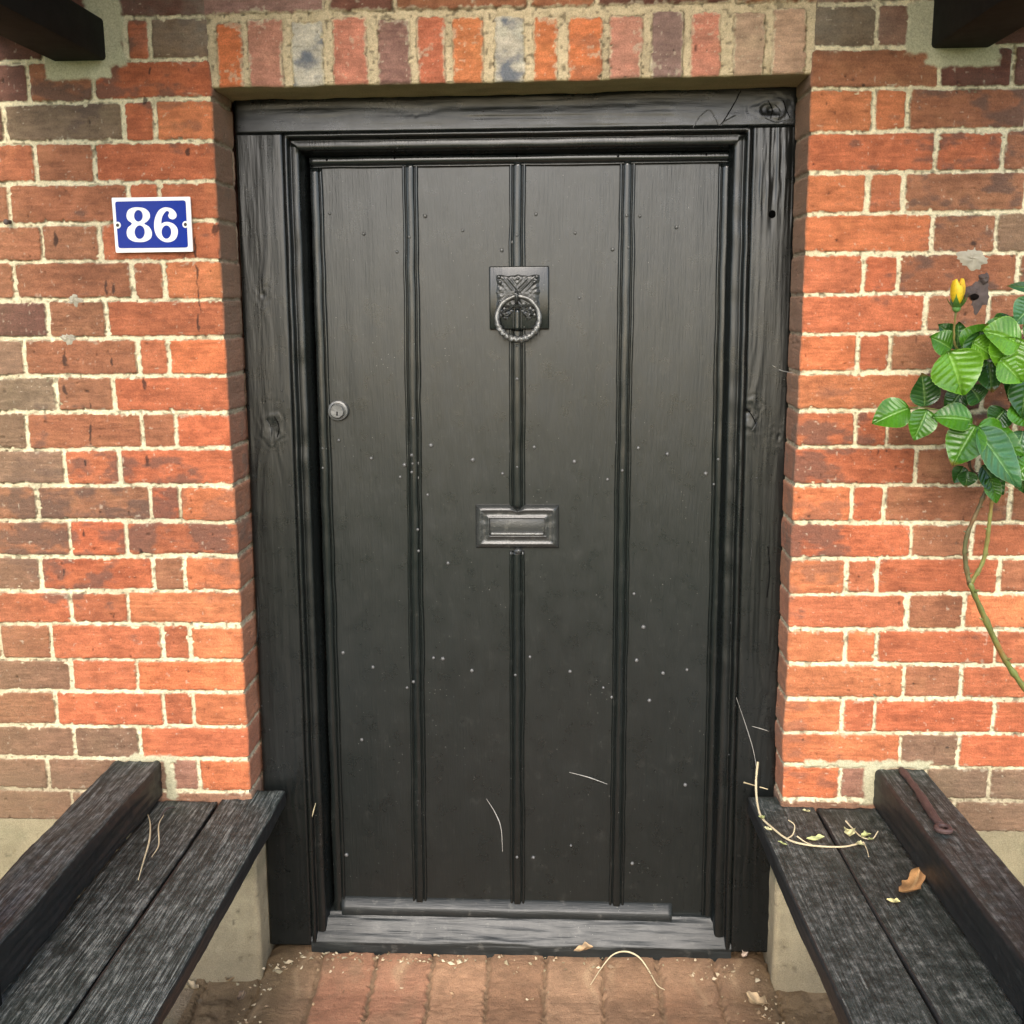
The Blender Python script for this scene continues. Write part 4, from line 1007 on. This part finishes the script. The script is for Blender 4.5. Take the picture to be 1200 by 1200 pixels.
def stem(pts, r0, r1, col=(.13, .15, .035)):
    r0 *= .8; r1 *= .8; w = spline([Vector(p)-ro for p in pts], 8); n = len(w); bm = bmesh.new()
    tube(bm, w, [(r0+(r1-r0)*i/(n-1))*(1+.10*math.sin(i*1.9)+.25*(1 if i % 11 == 5 else 0)) for i in range(n)], 9)
    if r0 > .0028:
        for q in range(3, n-2, 7):
            a_ = q*2.4; dr_ = Vector((math.cos(a_), -abs(math.sin(a_))*.6, .35)).normalized()
            tube(bm, [w[q], w[q]+dr_*r0*1.4, w[q]+dr_*r0*2.3], [r0*.7, r0*.35, r0*.05], 6)
    wob(bm, .0009, 110, r0*900)
    bmesh.ops.recalc_face_normals(bm, faces=bm.faces)
    me = bpy.data.meshes.new('stem')
    for f in bm.faces: f.smooth = True
    bm.to_mesh(me); bm.free()
    at = me.color_attributes.new('Col', 'FLOAT_COLOR', 'POINT')
    for i, v in enumerate(me.vertices):
        k = .5+.5*mnoise.noise(v.co*60); k2 = max(0, mnoise.noise(v.co*25))
        k3 = 1 if mnoise.noise(v.co*70+Vector((5, 3, 1))) > .22 else 0
        k = k*(1-.6*k3); at.data[i].color = (col[0]*(.6+.8*k)+.14*k2+.02*k3, col[1]*(.6+.8*k), col[2]*(.6+.8*k), 1)
    return link('stem', me, M_STEM, rose)
W8 = lambda x, y, d: onY(x, y, d)
stem([(1.16, -.10, -.05), W8(1330, 1010, -.09), W8(1262, 890, -.075), W8(1200, 806, -.06), W8(1175, 768, -.06), W8(1150, 715, -.06), W8(1136, 682, -.062)], .0075, .0060)
stem([W8(1136, 684, -.062), W8(1131, 655, -.066), W8(1133, 628, -.07), W8(1147, 595, -.075), W8(1158, 568, -.08)], .0052, .0040, (.10, .10, .04))
stem([W8(1137, 684, -.062), W8(1152, 658, -.066), W8(1158, 625, -.07), W8(1162, 590, -.075), W8(1166, 568, -.08), W8(1172, 545, -.085)], .0048, .0036, (.19, .19, .05))
stem([W8(1160, 574, -.08), W8(1146, 558, -.085), W8(1136, 545, -.09), W8(1140, 520, -.10), W8(1144, 500, -.11)], .0036, .0026, (.09, .06, .035))
stem([W8(1158, 570, -.08), W8(1170, 540, -.09), W8(1180, 500, -.09), W8(1190, 460, -.09), W8(1205, 420, -.09), W8(1225, 380, -.10)], .0036, .0030, (.10, .08, .035))
stem([W8(1144, 500, -.11), W8(1120, 486, -.11), W8(1086, 478, -.115), W8(1066, 477, -.115)], .0015, .0012, (.12, .18, .04))
stem([W8(1190, 460, -.09), W8(1165, 440, -.10), W8(1140, 420, -.11), W8(1121, 408, -.12), W8(1118, 390, -.125), W8(1121, 358, -.13)], .0028, .0020, (.13, .13, .03))
stem([W8(1197, 500, -.05), W8(1188, 520, -.05), W8(1180, 545, -.06)], .0016, .0010, (.28, .2, .1))
# bud
M_PETAL = attr_mat('yellow_petal', rough=.5, trans=.25, bs=.2)
def petal_bud():
    base = W8(1121, 359, -.13)-ro; Hh = .038; rows = []; cols = []
    n = 28; m = 26
    for i in range(m+1):
        t = i/m; row = []; cr = []
        r = .0122*(math.sin(math.pi*min(1, (t*.66+.05)))**.75)
        for k in range(n+1):
            a = 2*math.pi*k/n
            sp = (a*1.5 + t*1.6) % (2*math.pi); seam = math.exp(-((sp-math.pi)/.35)**2)
            rr = r*(1 - .16*seam + .05*math.sin(3*a+2*t)); z = t*Hh*(1+.12*math.sin(2*a+.6)*t + .05*math.sin(5*a)*t)
            row.append((base.x+rr*math.cos(a)*.92, base.y+rr*math.sin(a), base.z+z))
            edge = math.exp(-((sp-math.pi-.5)/.25)**2)
            c = np.array((.80, .56, .02))*(1-.25*seam) + np.array((.0, -.22, 0))*edge*t*.6; cr.append(np.clip(c, 0, 1))
        rows.append(row); cols.append(cr)
    rows.append([(base.x+.55*(q[0]-base.x), base.y+.55*(q[1]-base.y), q[2]+.0005) for q in rows[-1]]); cols.append([np.array((.75, .45, .02))]*(n+1))
    c = base + Vector((0, 0, Hh*.80)); rows.append([tuple(c)]*(n+1)); cols.append([np.array((.7, .35, .02))]*(n+1))
    grid_mesh('rosebud', np.array(rows), M_PETAL, rose, np.array(cols))
    bm = bmesh.new(); ball(bm, base+Vector((0, 0, -.002)), .0072, (1, 1, 1.1), 2); 
    me_o = bmobj('sepal_cup', bm, simple('sepal_green', (.10, .22, .05), .5), rose)
    for k in range(5):
        a = k*2*math.pi/5+.5; rows = []; cols = []
        for i in range(9):
            t = i/8; w = .0062*(1-t)**.8*(.6+.6*math.sin(math.pi*min(1, t+.25))); rad = .0070+.0095*math.sin(min(1, t*1.3)*math.pi/2)
            cr = []; row = []
            for j in range(5):
                s = j/2-1; aa = a + s*w/rad
                row.append((base.x+rad*math.cos(aa)*.95, base.y+rad*math.sin(aa), base.z-.002+t*.022)); cr.append((.07, .17, .03))
            rows.append(row); cols.append(cr)
        grid_mesh('sepal', np.array(rows), M_LEAF, rose, np.array(cols))
petal_bud()

# ------------------------------------------------------------------ dry things lying about
M_DRY = attr_mat('dry_leaf', rough=.7, trans=.1, bs=.5)
def dry_leaf(name, c, ln, wd, az, curl, col, label, cat, group=None, tilt=.2, seed=0):
    nt_, ns = 14, 8; P = np.zeros((nt_+1, ns+1, 3)); C = np.zeros((nt_+1, ns+1, 3))
    for i in range(nt_+1):
        t = i/nt_; w = wd/2*max(.04, math.sin(math.pi*t)**.7)*(1+.18*math.sin(t*17+seed)); an = (t-.5)*curl
        for j in range(ns+1):
            s = 2*j/ns-1
            x = (math.sin(an)/max(curl, .01))*ln if curl else (t-.5)*ln; y = s*w + .25*ln*(t-.5)**2*math.sin(seed)
            z = ((1-math.cos(an))/max(curl, .01))*ln + abs(s)**1.6*w*(.9+.3*math.sin(seed+t*7)) + .0015
            P[i, j] = (x, y, z); k = .75+.35*math.sin(seed*5+t*9+s*4); C[i, j] = np.array(col)*k + np.array((.10, .09, .05))*math.exp(-(s/.15)**2)
    o = grid_mesh(name, P, M_DRY, None, np.clip(C, 0, .8)); o.location = c; o.rotation_euler = (tilt*math.sin(seed), tilt*math.cos(seed), az)
    return tag(o, label, cat, group)
S1 = ZS + .0025
_v = onZ(1082, 1019, S1)-onZ(1052, 1064, S1)
dl1 = dry_leaf('dead_leaf', onZ(1068, 1042, S1), .125, .027, math.atan2(_v.y, _v.x), .9, (.58, .32, .13), 'curled orange brown dead leaf on the right bench seat', 'leaf', seed=1)
dl2 = dry_leaf('dead_leaf', onZ(1047, 1058, S1), .022, .009, math.radians(-25), .8, (.65, .58, .25), 'small pale yellow leaf tip touching the curled dead leaf on the right bench', 'leaf', seed=2)
dry_leaf('dead_leaf', onZ(684, 1110, .030)+Vector((0, -.012, 0)), .040, .018, math.radians(4), .5, (.50, .33, .17), 'flat tan dead leaf lying against the middle of the threshold', 'leaf', seed=3)
# trailing tendril on right bench
vine = empty('dry_vine_tendril', onZ(930, 975, S1)); tag(vine, 'pale dry vine tendril with shrivelled leaves curling over the right bench end', 'vine')
vo = Vector(vine.location)
B = lambda x, y, dz=.003: onZ(x, y, S1+dz)
def vst(pts, r):
    bm = bmesh.new(); w = spline([Vector(p)-vo for p in pts], 6); n = len(w); tube(bm, w, [r*(1-.35*i/n) for i in range(n)], 7); bmobj('stalk', bm, M_STRAW, vine)
vst([onY(888, 893, .035), onY(886, 915, .03), B(887, 938, .012), B(892, 957), B(905, 970), B(922, 983), B(940, 989), B(965, 992), B(990, 992), B(1012, 987)], .0022)
vst([B(922, 983), B(929, 978), B(931, 967, .012), B(924, 961, .015)], .0014)
vst([onY(872, 917, .045), B(886, 921, .006), B(900, 925)], .0013)
vst([B(991, 962, .008), B(1000, 972), B(1010, 981), B(1022, 983), B(1029, 974, .012)], .0015)
vst([B(934, 980, .008), B(944, 987), B(952, 990)], .0013)
vst([B(1012, 987), B(1016, 996), B(1018, 1004)], .0011)
for i, (x, y, ln, w, az) in enumerate([(893, 960, .016, .012, 1.9), (900, 973, .016, .007, -.5), (956, 985, .034, .012, .1), (995, 978, .020, .019, 1.4), (1015, 981, .022, .012, .3), (1008, 991, .016, .010, -.3), (1020, 985, .015, .007, .5), (945, 952, .018, .008, 2.4), (917, 990, .02, .006, 2.4)]):
    o = dry_leaf('leaf', B(x, y)-vo, ln, w, az, .8, (.62, .58, .30) if i % 2 else (.52, .55, .22), None, None, seed=i); o.parent = vine
strand('dry_stalk', [onZ(172, 951, S1+.002), onZ(176, 965, S1+.004), onZ(175, 985, S1+.004), onZ(168, 1010, S1+.003), onZ(162, 1031, S1+.001)], .0018, M_STRAW, 'curved pale dry stalk on the left bench seat, the longer one', 'stalk')
strand('dry_stalk', [onZ(192, 955, S1+.002), onZ(186, 967, S1+.004), onZ(186, 990, S1+.004), onZ(178, 1004, S1+.005)], .0014, M_STRAW, 'short bent dry stalk crossing the longer one on the left bench', 'stalk')
strand('dry_stalk', [onZ(205, 946, S1+.002), onZ(195, 948, S1+.006), onZ(188, 958, S1+.003)], .002, simple('dark_twig', (.05, .035, .03), .8), 'small dark twig in the corner of the left bench against the bricks', 'stalk')
GZ = -.018
strand('straw', [onZ(692, 1154, GZ+.004), onZ(705, 1134, GZ+.016), onZ(718, 1119, GZ+.034), onZ(733, 1115, GZ+.040), onZ(748, 1121, GZ+.034), onZ(759, 1135, GZ+.018), onZ(770, 1154, GZ+.008), onZ(779, 1160, GZ+.007)], .0018, M_STRAW, 'long pale straw arched like a rainbow on the path before the door', 'straw')
# litter crumbs
def litter(name, spots, n, label, seed):
    rs = random.Random(seed); vs = []; fs = []; cs = []
    for _ in range(n):
        (ax, ay, bx, by, spread) = rs.choice(spots); t = rs.random()
        c = Vector((ax+(bx-ax)*t+rs.gauss(0, spread), ay+(by-ay)*t+rs.gauss(0, spread), 0))
        zg = (-.028 if c.y < -.02 else -.004 if c.y < .035 else .0) - (.03 if abs(c.x) > .53 else .0)
        s = rs.uniform(.0012, .0045)*(1.8 if rs.random() < .12 else 1); a = rs.random()*6.28; b = len(vs)
        col = rs.choice([(.42, .33, .20), (.33, .22, .12), (.5, .41, .27), (.20, .13, .07), (.26, .21, .12)])
        k = 5
        for q in range(k):
            an = a+q*6.28/k; rr = s*rs.uniform(.5, 1.2)*(1 if q % 2 else .6); vs.append((c.x+math.cos(an)*rr*1.4, c.y+math.sin(an)*rr, zg+rs.uniform(.000, .006)))
            cs.append(col)
        vs.append((c.x, c.y, zg+.003+s*rs.random()*1.2)); cs.append(col); top = len(vs)-1
        for q in range(k): fs.append((b+q, b+(q+1) % k, top))
    me = bpy.data.meshes.new(name); me.from_pydata(vs, [], fs); at = me.color_attributes.new('Col', 'FLOAT_COLOR', 'POINT')
    for i, c in enumerate(cs): at.data[i].color = (*c, 1)
    o = link(name, me, M_DRY); tag(o, label, 'litter', kind='stuff')
litter('leaf_litter', [(-.42, .030, .44, .030, .007), (-.42, .030, -.1, .030, .006), (.36, .02, .50, -.05, .02), (-.50, -.04, -.44, .02, .018), (-.56, -.03, -.62, -.25, .03), (-.50, -.1, -.55, -.3, .02), (.46, -.05, .52, -.16, .02), (-.4, .0, .45, -.02, .03)], 400, 'crumbs of dead leaf and straw swept along the threshold and under the benches', 5)
GL = 'crumpled dead leaves on the ground below the benches'
spots = [((238, 1142), .040, .022, .3, 'crumpled pale leaf on the soil under the left bench, the one nearest the bench edge'), ((274, 1152), .048, .026, 1.1, 'brown curled leaf beside the foot of the left rendered plinth'),
         ((225, 1160), .036, .016, -.4, 'narrow dry leaf at the left frame side partly hidden by the left bench edge'), ((886, 1178), .050, .026, -.7, 'crumpled pale brown leaf on the path beside the right bench'),
         ((283, 1172), .03, .014, 1.4, 'dark twisted leaf just below the curled leaf by the left plinth')]
for i, ((x, y), ln, w, az, lb) in enumerate(spots):
    dry_leaf('dead_leaf', onZ(x, y, -.028 if x > 800 else -.045)+Vector((0, 0, .004)), ln, w, az, 1.6, [(.5, .38, .22), (.36, .24, .13), (.45, .34, .2), (.48, .34, .19), (.2, .13, .08)][i], lb, 'leaf', GL, seed=11+i)
dry_leaf('petal', onZ(335, 1099, .012), .022, .014, .5, 1.2, (.70, .40, .33), 'small pink petal at the foot of the left jamb', 'petal', seed=21)
dry_leaf('petal', onZ(873, 1120, .008), .022, .012, 1.0, 1.2, (.72, .55, .42), 'small pale petal at the foot of the right jamb', 'petal', seed=22)

# grass beyond the benches
def grass():
    rs = random.Random(3); vs = []; fs = []; cs = []
    for _ in range(2600):
        s = rs.choice((-1, 1)); x = s*rs.uniform(.88, 1.7); y = rs.uniform(-2.2, -.03); h = rs.uniform(.03, .09); a = rs.random()*6.28; b = len(vs)
        dx, dy = math.cos(a)*.0018, math.sin(a)*.0018; lx, ly = rs.gauss(0, .02), rs.gauss(0, .02)
        vs += [(x-dx, y-dy, -.065), (x+dx, y+dy, -.065), (x+lx*.5+dx*.7, y+ly*.5+dy*.7, -.065+h*.6), (x+lx*.5-dx*.7, y+ly*.5-dy*.7, -.065+h*.6), (x+lx, y+ly, -.065+h)]
        fs += [(b, b+1, b+2, b+3), (b+3, b+2, b+4)]; c = rs.choice([(.06, .14, .02), (.09, .17, .03), (.12, .18, .05)]); cs += [c]*5
    me = bpy.data.meshes.new('grass'); me.from_pydata(vs, [], fs); at = me.color_attributes.new('Col', 'FLOAT_COLOR', 'POINT')
    for i, c in enumerate(cs): at.data[i].color = (*c, 1)
    tag(link('grass', me, M_LEAF), 'short grass growing beyond the benches', 'grass', kind='stuff')
grass()
